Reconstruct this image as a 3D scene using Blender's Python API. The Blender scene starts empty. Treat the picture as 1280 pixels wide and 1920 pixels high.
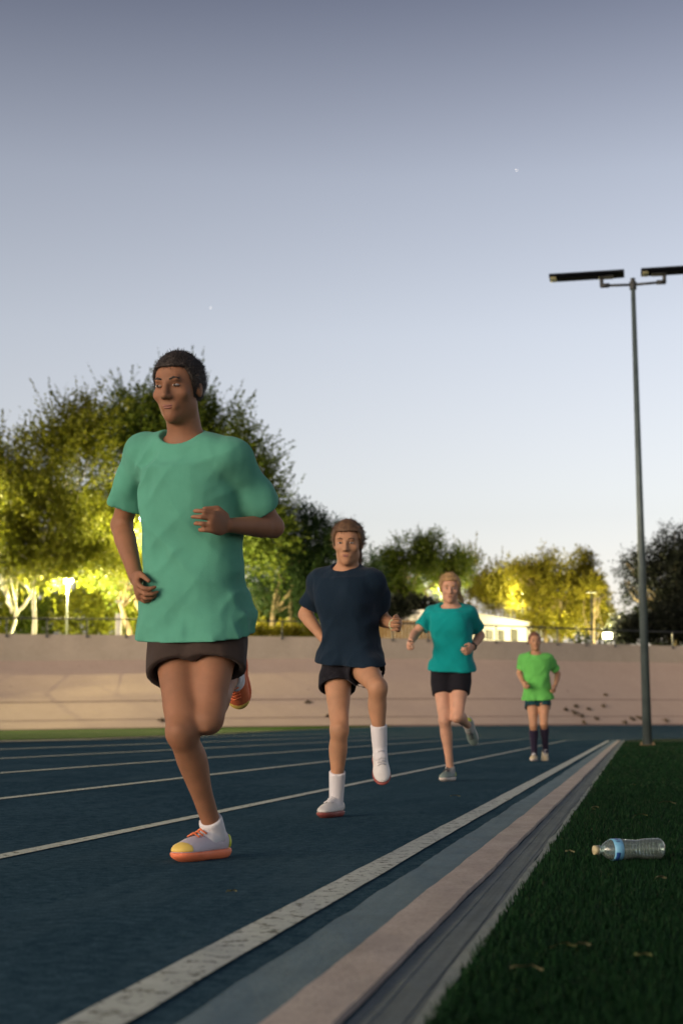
import bpy, math, random
import numpy as np
from mathutils import Vector, Matrix

R = math.radians
SC = bpy.context.scene
COL = SC.collection

# ------------------------------------------------------------------ camera
FPX = 2667.0; PITCH = R(8.57); YAW = R(11.5); CH = 0.43
cam_d = bpy.data.cameras.new('camera'); cam = bpy.data.objects.new('camera', cam_d); COL.objects.link(cam)
cam_d.sensor_fit = 'VERTICAL'; cam_d.sensor_height = 36.0; cam_d.sensor_width = 24.0
cam_d.lens = 36.0 * FPX / 1920.0
cam_d.clip_start = 0.05; cam_d.clip_end = 9000
cam.location = (0, 0, CH); cam.rotation_euler = (R(90) + PITCH, 0, YAW)
cam_d.dof.use_dof = True; cam_d.dof.focus_distance = 5.2; cam_d.dof.aperture_fstop = 4.0
SC.camera = cam

# ------------------------------------------------------------------ world: dusk sky
SUN_AZ = R(218)      # direction the afterglow comes from, behind the camera (angle from +Y, clockwise)
SUN_EL = R(4)
w = bpy.data.worlds.new('World'); SC.world = w; w.use_nodes = True
nt = w.node_tree; N = nt.nodes; L = nt.links
for n in list(N): N.remove(n)
out = N.new('ShaderNodeOutputWorld'); bg = N.new('ShaderNodeBackground')
sky = N.new('ShaderNodeTexSky'); sky.sky_type = 'NISHITA'; sky.sun_disc = False
sky.sun_elevation = SUN_EL; sky.sun_rotation = SUN_AZ
sky.air_density = 1.0; sky.dust_density = 0.6; sky.ozone_density = 2.0
hsv = N.new('ShaderNodeHueSaturation'); hsv.inputs['Saturation'].default_value = 0.35; hsv.inputs['Value'].default_value = 1.06
tc = N.new('ShaderNodeTexCoord'); sep = N.new('ShaderNodeSeparateXYZ'); rmp = N.new('ShaderNodeValToRGB')
mul = N.new('ShaderNodeMixRGB'); mul.blend_type = 'MULTIPLY'; mul.inputs[0].default_value = 1.0
L.new(tc.outputs['Generated'], sep.inputs[0]); L.new(sep.outputs['Z'], rmp.inputs[0])
e = rmp.color_ramp.elements
e[0].position = 0.0; e[0].color = (1.22, 1.03, 1.0, 1)
e[1].position = 1.0; e[1].color = (0.28, 0.31, 0.42, 1)
for p, c in ((0.07, (1.30, 1.13, 1.11, 1)), (0.16, (1.30, 1.19, 1.19, 1)), (0.27, (1.20, 1.14, 1.19, 1)), (0.37, (0.98, 0.95, 1.03, 1)), (0.48, (0.48, 0.48, 0.59, 1))):
    q = e.new(p); q.color = c
L.new(sky.outputs[0], hsv.inputs['Color']); L.new(hsv.outputs[0], mul.inputs[1]); L.new(rmp.outputs[0], mul.inputs[2])
L.new(mul.outputs[0], bg.inputs[0]); bg.inputs[1].default_value = 0.15; L.new(bg.outputs[0], out.inputs[0])

sd = bpy.data.lights.new('afterglow', 'SUN'); so = bpy.data.objects.new('afterglow', sd); COL.objects.link(so)
sd.energy = 1.9; sd.angle = R(50); sd.color = (1.0, 0.77, 0.55)
_d = Vector((math.sin(SUN_AZ) * math.cos(SUN_EL), math.cos(SUN_AZ) * math.cos(SUN_EL), math.sin(SUN_EL)))
so.rotation_euler = (-_d).to_track_quat('-Z', 'Y').to_euler()

vs = SC.view_settings; vs.view_transform = 'Standard'; vs.look = 'None'; vs.exposure = 1.0; vs.gamma = 1.0
SC.cycles.use_denoising = True
SC.cycles.max_bounces = 8; SC.cycles.transparent_max_bounces = 16
SC.cycles.sample_clamp_indirect = 4.0

# ------------------------------------------------------------------ measuring helpers
F_ = np.array([-math.sin(YAW), math.cos(YAW), 0.0]); R_ = np.array([math.cos(YAW), math.sin(YAW), 0.0])
def ray(px, py):
    u = (px - 640.0) / FPX; v = (960.0 - py) / FPX
    fw = math.cos(PITCH) - v * math.sin(PITCH); up = math.sin(PITCH) + v * math.cos(PITCH)
    return F_ * fw + R_ * u + np.array([0, 0, up]), fw
def at(px, py, depth):
    d, fw = ray(px, py); return np.array([0, 0, CH]) + d * (depth / fw)
def ground(px, py, z=0.0):
    d, fw = ray(px, py); return np.array([0, 0, CH]) + d * ((z - CH) / d[2])
def zof(py, depth):
    return at(640, py, depth)[2]
def az_xy(a, r):      # a: angle right of the camera's heading
    return F_ * (math.cos(a) * r) + R_ * (math.sin(a) * r)

# ------------------------------------------------------------------ object helpers
def tag(o, label=None, cat=None, group=None, kind=None):
    if label: o['label'] = label
    if cat: o['category'] = cat
    if group: o['group'] = group
    if kind: o['kind'] = kind
    return o
def empty(name, loc, label, cat, group=None, rz=0.0):
    o = bpy.data.objects.new(name, None); COL.objects.link(o); o.empty_display_size = 0.2
    o.location = [float(x) for x in loc]; o.rotation_euler = (0, 0, rz)
    return tag(o, label, cat, group)
def wm(o):
    m = Matrix.LocRotScale(o.location, o.rotation_euler.to_quaternion(), o.scale)
    return m if o.parent is None else wm(o.parent) @ m
def link(name, me, mat, parent=None, smooth=False):
    """mesh given in WORLD coordinates; parented keeping its place"""
    o = bpy.data.objects.new(name, me); COL.objects.link(o)
    if mat is not None: me.materials.append(mat)
    if smooth and len(me.polygons): me.polygons.foreach_set('use_smooth', np.ones(len(me.polygons), bool))
    if parent is not None:
        o.parent = parent
        me.transform(wm(parent).inverted())
    me.update()
    return o
def mesh_np(verts, faces, name='m'):
    me = bpy.data.meshes.new(name)
    verts = np.asarray(verts, np.float32); faces = np.asarray(faces, np.int32)
    k = faces.shape[1]
    me.vertices.add(len(verts)); me.vertices.foreach_set('co', verts.ravel())
    me.loops.add(faces.size); me.loops.foreach_set('vertex_index', faces.ravel())
    me.polygons.add(len(faces)); me.polygons.foreach_set('loop_start', np.arange(0, faces.size, k, dtype=np.int32))
    me.update(calc_edges=True); me.validate()
    return me
class MB:
    def __init__(s): s.v = []; s.f = []
    def add(s, v, f):
        b = len(s.v); s.v += [tuple(float(c) for c in p) for p in v]; s.f += [tuple(i + b for i in q) for q in f]; return s
    def box(s, c, size, rz=0.0, M=None, bev=0.0):
        hx, hy, hz = [q / 2 for q in size]
        if M is None: M = Matrix.Rotation(rz, 3, 'Z')
        c = Vector([float(q) for q in c])
        b = min(bev, hx * .9, hy * .9, hz * .9)
        if b <= 0:
            P = [(x, y, z) for x in (-hx, hx) for y in (-hy, hy) for z in (-hz, hz)]
            P = [c + M @ Vector(p) for p in P]
            return s.add(P, [(0, 1, 3, 2), (4, 6, 7, 5), (0, 4, 5, 1), (2, 3, 7, 6), (0, 2, 6, 4), (1, 5, 7, 3)])
        P = []; idx = {}
        for sx in (-1, 1):
            for sy in (-1, 1):
                for sz in (-1, 1):
                    for ax in range(3):
                        p = [sx * (hx - b), sy * (hy - b), sz * (hz - b)]; hh = (hx, hy, hz); ss = (sx, sy, sz)
                        p[ax] = ss[ax] * hh[ax]; idx[(sx, sy, sz, ax)] = len(P); P.append(c + M @ Vector(p))
        Fc = []
        for ax in range(3):
            o1, o2 = [q for q in range(3) if q != ax]
            for sg in (-1, 1):
                q = []
                for a, b2 in ((-1, -1), (1, -1), (1, 1), (-1, 1)):
                    k = [0, 0, 0]; k[ax] = sg; k[o1] = a; k[o2] = b2; q.append(idx[(*k, ax)])
                Fc.append(tuple(q))
        for ax in range(3):
            o1, o2 = [q for q in range(3) if q != ax]
            for a in (-1, 1):
                for b2 in (-1, 1):
                    k1 = [0, 0, 0]; k1[ax] = -1; k1[o1] = a; k1[o2] = b2; k2 = list(k1); k2[ax] = 1
                    Fc.append((idx[(*k1, o1)], idx[(*k2, o1)], idx[(*k2, o2)], idx[(*k1, o2)]))
        for sx in (-1, 1):
            for sy in (-1, 1):
                for sz in (-1, 1):
                    Fc.append(tuple(idx[(sx, sy, sz, ax)] for ax in range(3)))
        return s.add(P, Fc)
    def tube(s, pts, rad, n=10, cap=True):
        pts = [Vector([float(c) for c in p]) for p in pts]
        if not hasattr(rad, '__len__'): rad = [rad] * len(pts)
        V = []; Fc = []; u = None
        for i, p in enumerate(pts):
            t = (pts[min(i + 1, len(pts) - 1)] - pts[max(i - 1, 0)]).normalized()
            if u is None:
                u = t.orthogonal().normalized()
            u = (u - t * u.dot(t)).normalized(); v = t.cross(u)
            for k in range(n):
                a = 2 * math.pi * k / n; V.append(p + (u * math.cos(a) + v * math.sin(a)) * rad[i])
        for i in range(len(pts) - 1):
            for k in range(n):
                k2 = (k + 1) % n; Fc.append((i * n + k, i * n + k2, (i + 1) * n + k2, (i + 1) * n + k))
        if cap:
            Fc.append(tuple(range(n))[::-1]); Fc.append(tuple((len(pts) - 1) * n + k for k in range(n)))
        return s.add(V, Fc)
    def build(s, name, mat, parent=None, smooth=False):
        me = bpy.data.meshes.new(name); me.from_pydata(s.v, [], s.f); me.update()
        bm_fix(me)
        return link(name, me, mat, parent, smooth)
def bm_fix(me):
    import bmesh
    bm = bmesh.new(); bm.from_mesh(me); bmesh.ops.recalc_face_normals(bm, faces=bm.faces); bm.to_mesh(me); bm.free()

# ------------------------------------------------------------------ materials
def new_mat(name):
    m = bpy.data.materials.new(name); m.use_nodes = True
    return m, m.node_tree.nodes, m.node_tree.links, m.node_tree.nodes['Principled BSDF']
def noise(Nn, Ll, scale, detail=4.0, rough=0.6, coord=None, mapping=None):
    t = Nn.new('ShaderNodeTexNoise'); t.inputs['Scale'].default_value = scale
    t.inputs['Detail'].default_value = detail; t.inputs['Roughness'].default_value = rough
    if coord is None:
        g = Nn.new('ShaderNodeTexCoord'); coord = g.outputs['Object']
    if mapping is not None:
        mp = Nn.new('ShaderNodeMapping'); mp.inputs['Scale'].default_value = mapping; Ll.new(coord, mp.inputs[0]); coord = mp.outputs[0]
    Ll.new(coord, t.inputs['Vector']); return t.outputs['Fac']
def ramp(Nn, Ll, fac, stops):
    r = Nn.new('ShaderNodeValToRGB'); el = r.color_ramp.elements
    el[0].position = stops[0][0]; el[0].color = (*stops[0][1], 1); el[1].position = stops[-1][0]; el[1].color = (*stops[-1][1], 1)
    for p, c in stops[1:-1]:
        q = el.new(p); q.color = (*c, 1)
    Ll.new(fac, r.inputs[0]); return r.outputs[0]
def mixc(Nn, Ll, fac, a, b, mode='MIX'):
    m = Nn.new('ShaderNodeMixRGB'); m.blend_type = mode
    if isinstance(fac, float): m.inputs[0].default_value = fac
    else: Ll.new(fac, m.inputs[0])
    for k, q in ((1, a), (2, b)):
        if isinstance(q, tuple): m.inputs[k].default_value = (*q, 1)
        else: Ll.new(q, m.inputs[k])
    return m.outputs[0]
def bump(Nn, Ll, h, strength, dist, b):
    n = Nn.new('ShaderNodeBump'); n.inputs['Strength'].default_value = strength; n.inputs['Distance'].default_value = dist
    Ll.new(h, n.inputs['Height']); Ll.new(n.outputs[0], b.inputs['Normal'])
def g3(v): return (v, v, v)
def sc(c, k): return tuple(q * k for q in c)

def mat_plain(name, col, rough=0.6, metal=0.0, var=0.15, scale=8.0, bmp=0.0, bscale=60.0, spec=0.5):
    m, Nn, Ll, b = new_mat(name)
    f = noise(Nn, Ll, scale)
    c = ramp(Nn, Ll, f, [(0.3, sc(col, 1 - var)), (0.7, sc(col, 1 + var))])
    Ll.new(c, b.inputs['Base Color']); b.inputs['Roughness'].default_value = rough; b.inputs['Metallic'].default_value = metal
    b.inputs['Specular IOR Level'].default_value = spec
    if bmp: bump(Nn, Ll, noise(Nn, Ll, bscale), bmp, 0.01, b)
    return m

def mat_track():
    m, Nn, Ll, b = new_mat('blue rubber track')
    big = noise(Nn, Ll, 0.55, 5, .65); mid = noise(Nn, Ll, 6, 5, .7, mapping=(1, .35, 1)); fine = noise(Nn, Ll, 150, 3, .7)
    c = ramp(Nn, Ll, big, [(0.3, (0.036, 0.072, 0.092)), (0.7, (0.064, 0.116, 0.140))])
    c = mixc(Nn, Ll, ramp(Nn, Ll, mid, [(0.45, g3(0)), (0.8, g3(.55))]), c, (0.070, 0.130, 0.160))
    c = mixc(Nn, Ll, ramp(Nn, Ll, fine, [(0.35, g3(.7)), (0.62, g3(0))]), c, (0.010, 0.028, 0.044))
    m2_ = noise(Nn, Ll, 24, 5, .85)
    c = mixc(Nn, Ll, ramp(Nn, Ll, m2_, [(0.38, g3(.65)), (0.5, g3(0))]), c, (0.012, 0.034, 0.052))
    c = mixc(Nn, Ll, ramp(Nn, Ll, m2_, [(0.52, g3(0)), (0.66, g3(.5))]), c, (0.085, 0.150, 0.180))
    sc_ = noise(Nn, Ll, 1.6, 6, .75, mapping=(1.5, .25, 1))
    c = mixc(Nn, Ll, ramp(Nn, Ll, sc_, [(0.50, g3(0)), (0.72, g3(.5))]), c, (0.085, 0.135, 0.155))
    Ll.new(c, b.inputs['Base Color']); b.inputs['Roughness'].default_value = 0.95; b.inputs['Specular IOR Level'].default_value = 0.0
    bump(Nn, Ll, fine, 0.5, 0.004, b)
    return m
def mat_paint_line():
    m, Nn, Ll, b = new_mat('worn white line paint')
    f = noise(Nn, Ll, 40, 6, .75); g = noise(Nn, Ll, 9, 4, .7)
    wear = noise(Nn, Ll, 22, 4, .85)
    c = ramp(Nn, Ll, g, [(0.3, (0.28, 0.31, 0.30)), (0.7, (0.42, 0.45, 0.42))])
    c = mixc(Nn, Ll, ramp(Nn, Ll, f, [(0.3, g3(.6)), (0.48, g3(0))]), c, (0.12, 0.13, 0.14))
    c = mixc(Nn, Ll, ramp(Nn, Ll, wear, [(0.40, g3(1)), (0.455, g3(0))]), c, (0.022, 0.030, 0.036))
    Ll.new(c, b.inputs['Base Color']); b.inputs['Roughness'].default_value = 0.8
    bump(Nn, Ll, f, 0.3, 0.004, b)
    return m
def mat_strip(name, c1, c2, dark, streak=(1, .08, 1), scale=10, rough=.85, dirt=.4):
    m, Nn, Ll, b = new_mat(name)
    a = noise(Nn, Ll, scale, 6, .7, mapping=streak); f = noise(Nn, Ll, 90, 4, .7); d = noise(Nn, Ll, 3.5, 6, .75)
    c = ramp(Nn, Ll, a, [(0.3, c1), (0.7, c2)])
    c = mixc(Nn, Ll, ramp(Nn, Ll, d, [(0.45, g3(0)), (0.75, g3(dirt))]), c, dark)
    c = mixc(Nn, Ll, ramp(Nn, Ll, f, [(0.3, g3(.5)), (0.5, g3(0))]), c, dark)
    Ll.new(c, b.inputs['Base Color']); b.inputs['Roughness'].default_value = rough; b.inputs['Specular IOR Level'].default_value = .2
    bump(Nn, Ll, f, 0.5, 0.006, b)
    return m
def mat_bank(name, c1, c2, spots):
    m, Nn, Ll, b = new_mat(name)
    a = noise(Nn, Ll, .9, 8, .7); f = noise(Nn, Ll, 14, 5, .8); st = noise(Nn, Ll, .9, 5, .6, mapping=(1, 1, .3))
    c = ramp(Nn, Ll, a, [(0.3, c1), (0.7, c2)])
    c = mixc(Nn, Ll, ramp(Nn, Ll, f, [(0.3, g3(.35)), (0.6, g3(0))]), c, sc(c1, .6))
    c = mixc(Nn, Ll, ramp(Nn, Ll, st, [(0.6, g3(0)), (0.85, g3(.08))]), c, sc(c1, .75))
    if spots:
        s = noise(Nn, Ll, 1.9, 3, .5)
        c = mixc(Nn, Ll, ramp(Nn, Ll, s, [(0.73, g3(0)), (0.76, g3(.8))]), c, (0.07, 0.05, 0.03))
    Ll.new(c, b.inputs['Base Color']); b.inputs['Roughness'].default_value = 0.9; b.inputs['Specular IOR Level'].default_value = .15
    bump(Nn, Ll, f, 0.3, 0.02, b)
    return m
def mat_grass(name, c1, c2, c3):
    m, Nn, Ll, b = new_mat(name)
    a = noise(Nn, Ll, .7, 5, .65); f = noise(Nn, Ll, 120, 3, .7); g = noise(Nn, Ll, 14, 5, .7)
    c = ramp(Nn, Ll, a, [(0.3, c1), (0.7, c2)])
    c = mixc(Nn, Ll, ramp(Nn, Ll, g, [(0.5, g3(0)), (0.8, g3(.5))]), c, c3)
    c = mixc(Nn, Ll, ramp(Nn, Ll, f, [(0.3, g3(.8)), (0.6, g3(0))]), c, sc(c1, .3))
    Ll.new(c, b.inputs['Base Color']); b.inputs['Roughness'].default_value = 0.95; b.inputs['Specular IOR Level'].default_value = .05
    bump(Nn, Ll, f, 1.0, 0.02, b)
    return m
def mat_leaf(name, c1, c2, c3, trans=.45):
    m, Nn, Ll, b = new_mat(name)
    g = Nn.new('ShaderNodeNewGeometry'); cl = noise(Nn, Ll, .45, 3, .6)
    c = ramp(Nn, Ll, g.outputs['Random Per Island'], [(0.0, c1), (.55, c2), (1.0, c3)])
    c = mixc(Nn, Ll, ramp(Nn, Ll, cl, [(0.35, g3(.55)), (0.65, g3(0))]), c, c1)
    Ll.new(c, b.inputs['Base Color']); b.inputs['Roughness'].default_value = .6; b.inputs['Specular IOR Level'].default_value = .2
    tr = Nn.new('ShaderNodeBsdfTranslucent'); Ll.new(c, tr.inputs[0])
    mx = Nn.new('ShaderNodeMixShader'); mx.inputs[0].default_value = trans
    Ll.new(b.outputs[0], mx.inputs[1]); Ll.new(tr.outputs[0], mx.inputs[2])
    Ll.new(mx.outputs[0], Nn['Material Output'].inputs['Surface'])
    return m
def mat_skin(name, col):
    m, Nn, Ll, b = new_mat(name)
    f = noise(Nn, Ll, 9, 4, .6); h = noise(Nn, Ll, 220, 3, .6)
    c = ramp(Nn, Ll, f, [(0.3, sc(col, .82)), (0.7, (min(1, col[0] * 1.12), col[1] * 1.05, col[2] * 1.02))])
    Ll.new(c, b.inputs['Base Color']); b.inputs['Roughness'].default_value = .62; b.inputs['Specular IOR Level'].default_value = .3
    b.inputs['Subsurface Weight'].default_value = .12; b.inputs['Subsurface Radius'].default_value = (.8, .3, .15); b.inputs['Subsurface Scale'].default_value = .01
    bump(Nn, Ll, h, .12, .002, b)
    return m
def mat_cloth(name, col, var=.12, weave=900, rough=.9, sheen=.06):
    m, Nn, Ll, b = new_mat(name)
    f = noise(Nn, Ll, 5, 4, .6); wv = noise(Nn, Ll, weave * .4, 2, .5); fold = noise(Nn, Ll, 9, 2, .5, mapping=(1, 1, .35))
    c = ramp(Nn, Ll, f, [(0.3, sc(col, 1 - var)), (0.7, sc(col, 1 + var))])
    Ll.new(c, b.inputs['Base Color']); b.inputs['Roughness'].default_value = rough; b.inputs['Sheen Weight'].default_value = sheen
    b.inputs['Specular IOR Level'].default_value = .2
    mm = Nn.new('ShaderNodeMath'); mm.operation = 'MULTIPLY_ADD'; mm.inputs[1].default_value = .06
    Ll.new(wv, mm.inputs[0]); Ll.new(fold, mm.inputs[2])
    bump(Nn, Ll, mm.outputs[0], .6, .03, b)
    return m
def mat_emit(name, col, k):
    m, Nn, Ll, b = new_mat(name)
    b.inputs['Base Color'].default_value = (.8, .8, .75, 1); b.inputs['Emission Color'].default_value = (*col, 1); b.inputs['Emission Strength'].default_value = k
    return m

M = dict(
    track=mat_track(), line=mat_paint_line(),
    gutter=mat_strip('faded pale blue gutter', (0.055, 0.115, 0.16), (0.11, 0.18, 0.22), (0.02, 0.05, 0.08)),
    kerb=mat_strip('pinkish concrete kerb', (0.36, 0.29, 0.25), (0.48, 0.40, 0.35), (0.13, 0.12, 0.115), streak=(1, .3, 1)),
    groove=mat_strip('grey grooved drain', (0.060, 0.082, 0.098), (0.13, 0.16, 0.175), (0.022, 0.038, 0.05), streak=(1.6, .03, 1), scale=30),
    edge=mat_strip('pale turf edging', (0.15, 0.19, 0.19), (0.27, 0.29, 0.26), (0.05, 0.07, 0.06), streak=(1, .5, 1)),
    path=mat_strip('pale sandy edging', (0.30, 0.26, 0.19), (0.42, 0.36, 0.27), (0.15, 0.15, 0.10), streak=(1, 1, 1), scale=3),
    bank=mat_bank('pinkish concrete banking', (0.49, 0.375, 0.29), (0.54, 0.415, 0.325), True),
    parapet=mat_bank('grey concrete parapet', (0.37, 0.32, 0.25), (0.45, 0.385, 0.305), False),
    bankline=mat_plain('dark joint line', (0.11, 0.06, 0.05), .9),
    turf=mat_grass('dark artificial turf', (0.004, 0.024, 0.007), (0.007, 0.038, 0.010), (0.012, 0.032, 0.009)),
    grass=mat_grass('bright mown grass', (0.04, 0.12, 0.006), (0.07, 0.18, 0.01), (0.11, 0.15, 0.03)),
    earth=mat_grass('park ground', (0.05, 0.07, 0.02), (0.08, 0.09, 0.04), (0.12, 0.10, 0.05)),
    steel=mat_plain('painted dark steel', (0.035, 0.04, 0.04), .55, .3),
    pole=mat_plain('grey painted pole', (0.085, 0.115, 0.115), .5, .3, var=.2, scale=3),
    panel=mat_plain('dark solar panel casing', (0.010, 0.012, 0.016), .9, spec=.05),
    bark=mat_plain('brown bark', (0.17, 0.13, 0.08), .95, var=.4, scale=3, bmp=.8, bscale=12),
    whitebark=mat_plain('whitewashed bark', (0.55, 0.52, 0.44), .9, var=.1, scale=3, bmp=.4, bscale=12),
    white=mat_plain('white painted wall', (0.52, 0.50, 0.52), .8, var=.06, scale=1.2),
    wood=mat_plain('brown fence boards', (0.13, 0.075, 0.03), .85, var=.3, scale=2),
    dark=mat_plain('dark glass', (0.09, 0.09, 0.09), .4),
    concrete=mat_plain('concrete footing', (0.35, 0.33, 0.30), .9, var=.2),
    rust=mat_plain('rusty bolts', (0.22, 0.15, 0.08), .8),
)

# ------------------------------------------------------------------ ground: track, kerb, turf
KX = -0.307           # inner edge of the kerb (grass edge) along the straight
YC = 44.0; RC = 20.0  # the straight ends, then the bend turns right
def path(t):          # t metres along the kerb -> point, outward normal
    if t <= YC: return np.array([KX, t]), np.array([-1.0, 0.0])
    a = (t - YC) / RC
    return np.array([KX + RC - RC * math.cos(a), YC + RC * math.sin(a)]), np.array([-math.cos(a), math.sin(a)])
def zs(s): return max(0.0, 0.031 * (s - 1.75))
OUT = 8.55            # outer edge of the lanes
def strip(name, s0, s1, mat, lift, t0=-14, t1=YC + RC * math.pi * .85, ns=1, h=None, wob=0.0, kind='structure', parent=None, step=1.0, seed=1):
    ts = [t0]
    while ts[-1] < t1 - 1e-6:
        st = .08 if (wob and -1 < ts[-1] < 14) else (step if ts[-1] < 8 or ts[-1] > 24 else step)
        ts.append(min(t1, ts[-1] + st))
    rnd = np.random.RandomState(seed); V = []; Fc = []
    def wf(k): return wob * (rnd.rand() - .5) * 2
    wa = [0.0, 0.0]
    for i, t in enumerate(ts):
        P, Nn = path(t)
        wa = [wa[0] * .8 + wf(0) * .5, wa[1] * .8 + wf(1) * .5]
        for k in range(ns + 1):
            s = s0 + (s1 - s0) * k / ns
            if k == 0: s += wa[0]
            if k == ns: s += wa[1]
            V.append((*(P + Nn * s), zs(s) + lift + (h or 0)))
    for i in range(len(ts) - 1):
        for k in range(ns):
            a = i * (ns + 1) + k; Fc.append((a, a + 1, a + ns + 2, a + ns + 1))
    n0 = len(V)
    if h:   # side faces down to the ground
        for i, t in enumerate(ts):
            for k in (0, ns):
                x, y, z = V[i * (ns + 1) + k]; V.append((x, y, z - h - .01))
        for i in range(len(ts) - 1):
            for j, k in enumerate((0, ns)):
                a = i * (ns + 1) + k; b = a + ns + 1; c = n0 + i * 2 + j; d = c + 2
                Fc.append((a, b, d, c) if j else (b, a, c, d))
        for i in (0, len(ts) - 1):
            Fc.append((i * (ns + 1), i * (ns + 1) + ns, n0 + i * 2 + 1, n0 + i * 2))
    m = MB(); m.add(V, Fc); o = m.build(name, mat, parent)
    if kind: tag(o, kind=kind)
    return o

strip('running_track', 0.0, OUT, M['track'], 0.0, ns=20)
# lane markings: one wide inner line, narrow lane lines
strip('wide_inner_line', .430, .524, M['line'], .004, t1=YC + .4, wob=.003, seed=3)
LM = [1.762 + 1.30 * k for k in range(5)] + [OUT - .06]
for k, s in enumerate(LM):
    strip('lane_line', s - .031, s + .031, M['line'], .004, wob=.0015, seed=10 + k)
strip('lane_line', .45, .50, M['line'], .004, t0=YC + .9, seed=31)
strip('gutter_strip', .228, .352, M['gutter'], .006, t1=YC + .3, wob=.007, seed=4, ns=3)
strip('kerb', .122, .226, M['kerb'], .0, t1=YC + .3, h=.014, wob=.004, seed=5, ns=2)
strip('drain_strip', .022, .116, M['groove'], .004, t1=YC + .3, wob=.003, seed=6, ns=4)
for k, (u0, u1) in enumerate(((.034, .060), (.082, .096))):
    strip('drain_strip', u0, u1, M['groove'], .004, t1=YC + .3, h=.001, wob=.002, seed=60 + k)
strip('turf_edging', -.006, .018, M['edge'], .004, t1=YC + .3, h=.006, wob=.006, seed=7)

# the bank round the far end, read as distance against direction
AZP = np.array([-75, -50, -30, -13.5, -6.4, 0, 6.6, 13.5, 22, 35, 60, 75.0])
RTP = np.array([70, 71, 72.5, 74.1, 73.4, 74.7, 78.0, 85.6, 93, 97, 97, 97.0])
_aa = np.linspace(-80, 80, 321); _rr = np.interp(_aa, AZP, RTP)
_k = np.exp(-np.linspace(-2, 2, 17) ** 2); _k /= _k.sum()
_rr = np.convolve(np.pad(_rr, 8, mode='edge'), _k, mode='valid')
def rtop(a): return float(np.interp(math.degrees(a), _aa, _rr))
def zbase(a): return float(np.interp(math.degrees(a), [-30, -13.5, -6.5, 0, 6.6, 13.5, 40], [.19, .22, .34, .42, .47, .50, .50]))
ZTOP = 5.05
def zbound(a): return float(np.interp(math.degrees(a), [-30, -13.5, 0, 6.6, 13.5, 40], [3.70, 3.72, 3.98, 4.05, 4.12, 4.12]))
RUN = 6.6
def outer_r(a):   # distance from the camera to the outer edge of the lanes in direction a
    d = az_xy(a, 1.0)[:2]; r = 140.0
    c = np.array([KX + RC, YC]); Ro = RC + OUT
    while r > .5:
        p = d * r
        if (p[1] < YC and abs(p[0] - c[0]) < Ro) or (p[1] >= YC and np.hypot(*(p - c)) < Ro): return r
        r -= .1
    return r
A0, A1, NA = R(-72), R(52), 249
AZ = np.linspace(A0, A1, NA)
RO = np.array([outer_r(a) for a in AZ])
def apron(name, f0, f1, mat, lift, amin, amax, nr=8):
    V = []; Fc = []; sel = [i for i, a in enumerate(AZ) if amin <= a <= amax]
    for i in sel:
        a = AZ[i]; rb = rtop(a) - RUN; zb = zbase(a); zo = zs(OUT)
        ff0, ff1 = f0(a, RO[i], rb), f1(a, RO[i], rb)
        for k in range(nr + 1):
            f = ff0 + (ff1 - ff0) * k / nr
            r = RO[i] + (rb - RO[i]) * f
            p = az_xy(a, r); V.append((p[0], p[1], zo + (zb - zo) * max(f, 0.0) ** 1.3 + lift))
    for i in range(len(sel) - 1):
        for k in range(nr):
            a = i * (nr + 1) + k; Fc.append((a, a + 1, a + nr + 2, a + nr + 1))
    m = MB(); m.add(V, Fc); o = m.build(name, mat); tag(o, kind='structure'); return o
def split(a, ro, rb):    # share of the apron that is blue
    return float(np.interp(math.degrees(a), [-40, -10, -5, 0, 3, 90], [0, .0, .12, .72, 1, 1]))
apron('track_apron', lambda a, o, b: -.02, lambda a, o, b: 1.005, M['track'], -.006, A0, A1)
apron('grass_verge', lambda a, o, b: split(a, o, b) + 1.0 / (b - o), lambda a, o, b: max(1.004, split(a, o, b) + 1.1 / (b - o)), M['grass'], .02, A0, R(2.4))
apron('verge_edging', lambda a, o, b: split(a, o, b), lambda a, o, b: split(a, o, b) + 1.15 / (b - o), M['path'], .008, A0, R(2.4), nr=2)
for k, fr in enumerate((.25, .5, .78)):
    apron('bend_line', lambda a, o, b: fr, lambda a, o, b: fr + .12 / (b - o), M['line'], .006, R(2.2), A1, nr=1)

# infield turf sheet (one sheet reaching under everything)
def sheet(name, x0, x1, y0, y1, z, mat, n=2):
    V = [(x0 + (x1 - x0) * i / n, y0 + (y1 - y0) * j / n, z) for j in range(n + 1) for i in range(n + 1)]
    Fc = [(j * (n + 1) + i, j * (n + 1) + i + 1, (j + 1) * (n + 1) + i + 1, (j + 1) * (n + 1) + i) for j in range(n) for i in range(n)]
    m = MB(); m.add(V, Fc); return tag(m.build(name, mat), kind='structure')
V = []; ts = np.linspace(-14, YC + RC * math.pi * .85, 80)
for t in ts:
    P, _n = path(t); V.append((P[0], P[1], .006))
Cc = len(V); V.append((KX + RC, YC - 8, .006)); V.append((KX + RC, -14, .006))
Fc = [(i + 1, i, Cc) for i in range(len(ts) - 1)] + [(0, Cc + 1, Cc)]
m_ = MB(); m_.add(V, Fc); tag(m_.build('infield_turf', M['turf']), kind='structure')
sheet('ground', -900, 900, -700, 1300, -.35, M['earth'])

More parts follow.
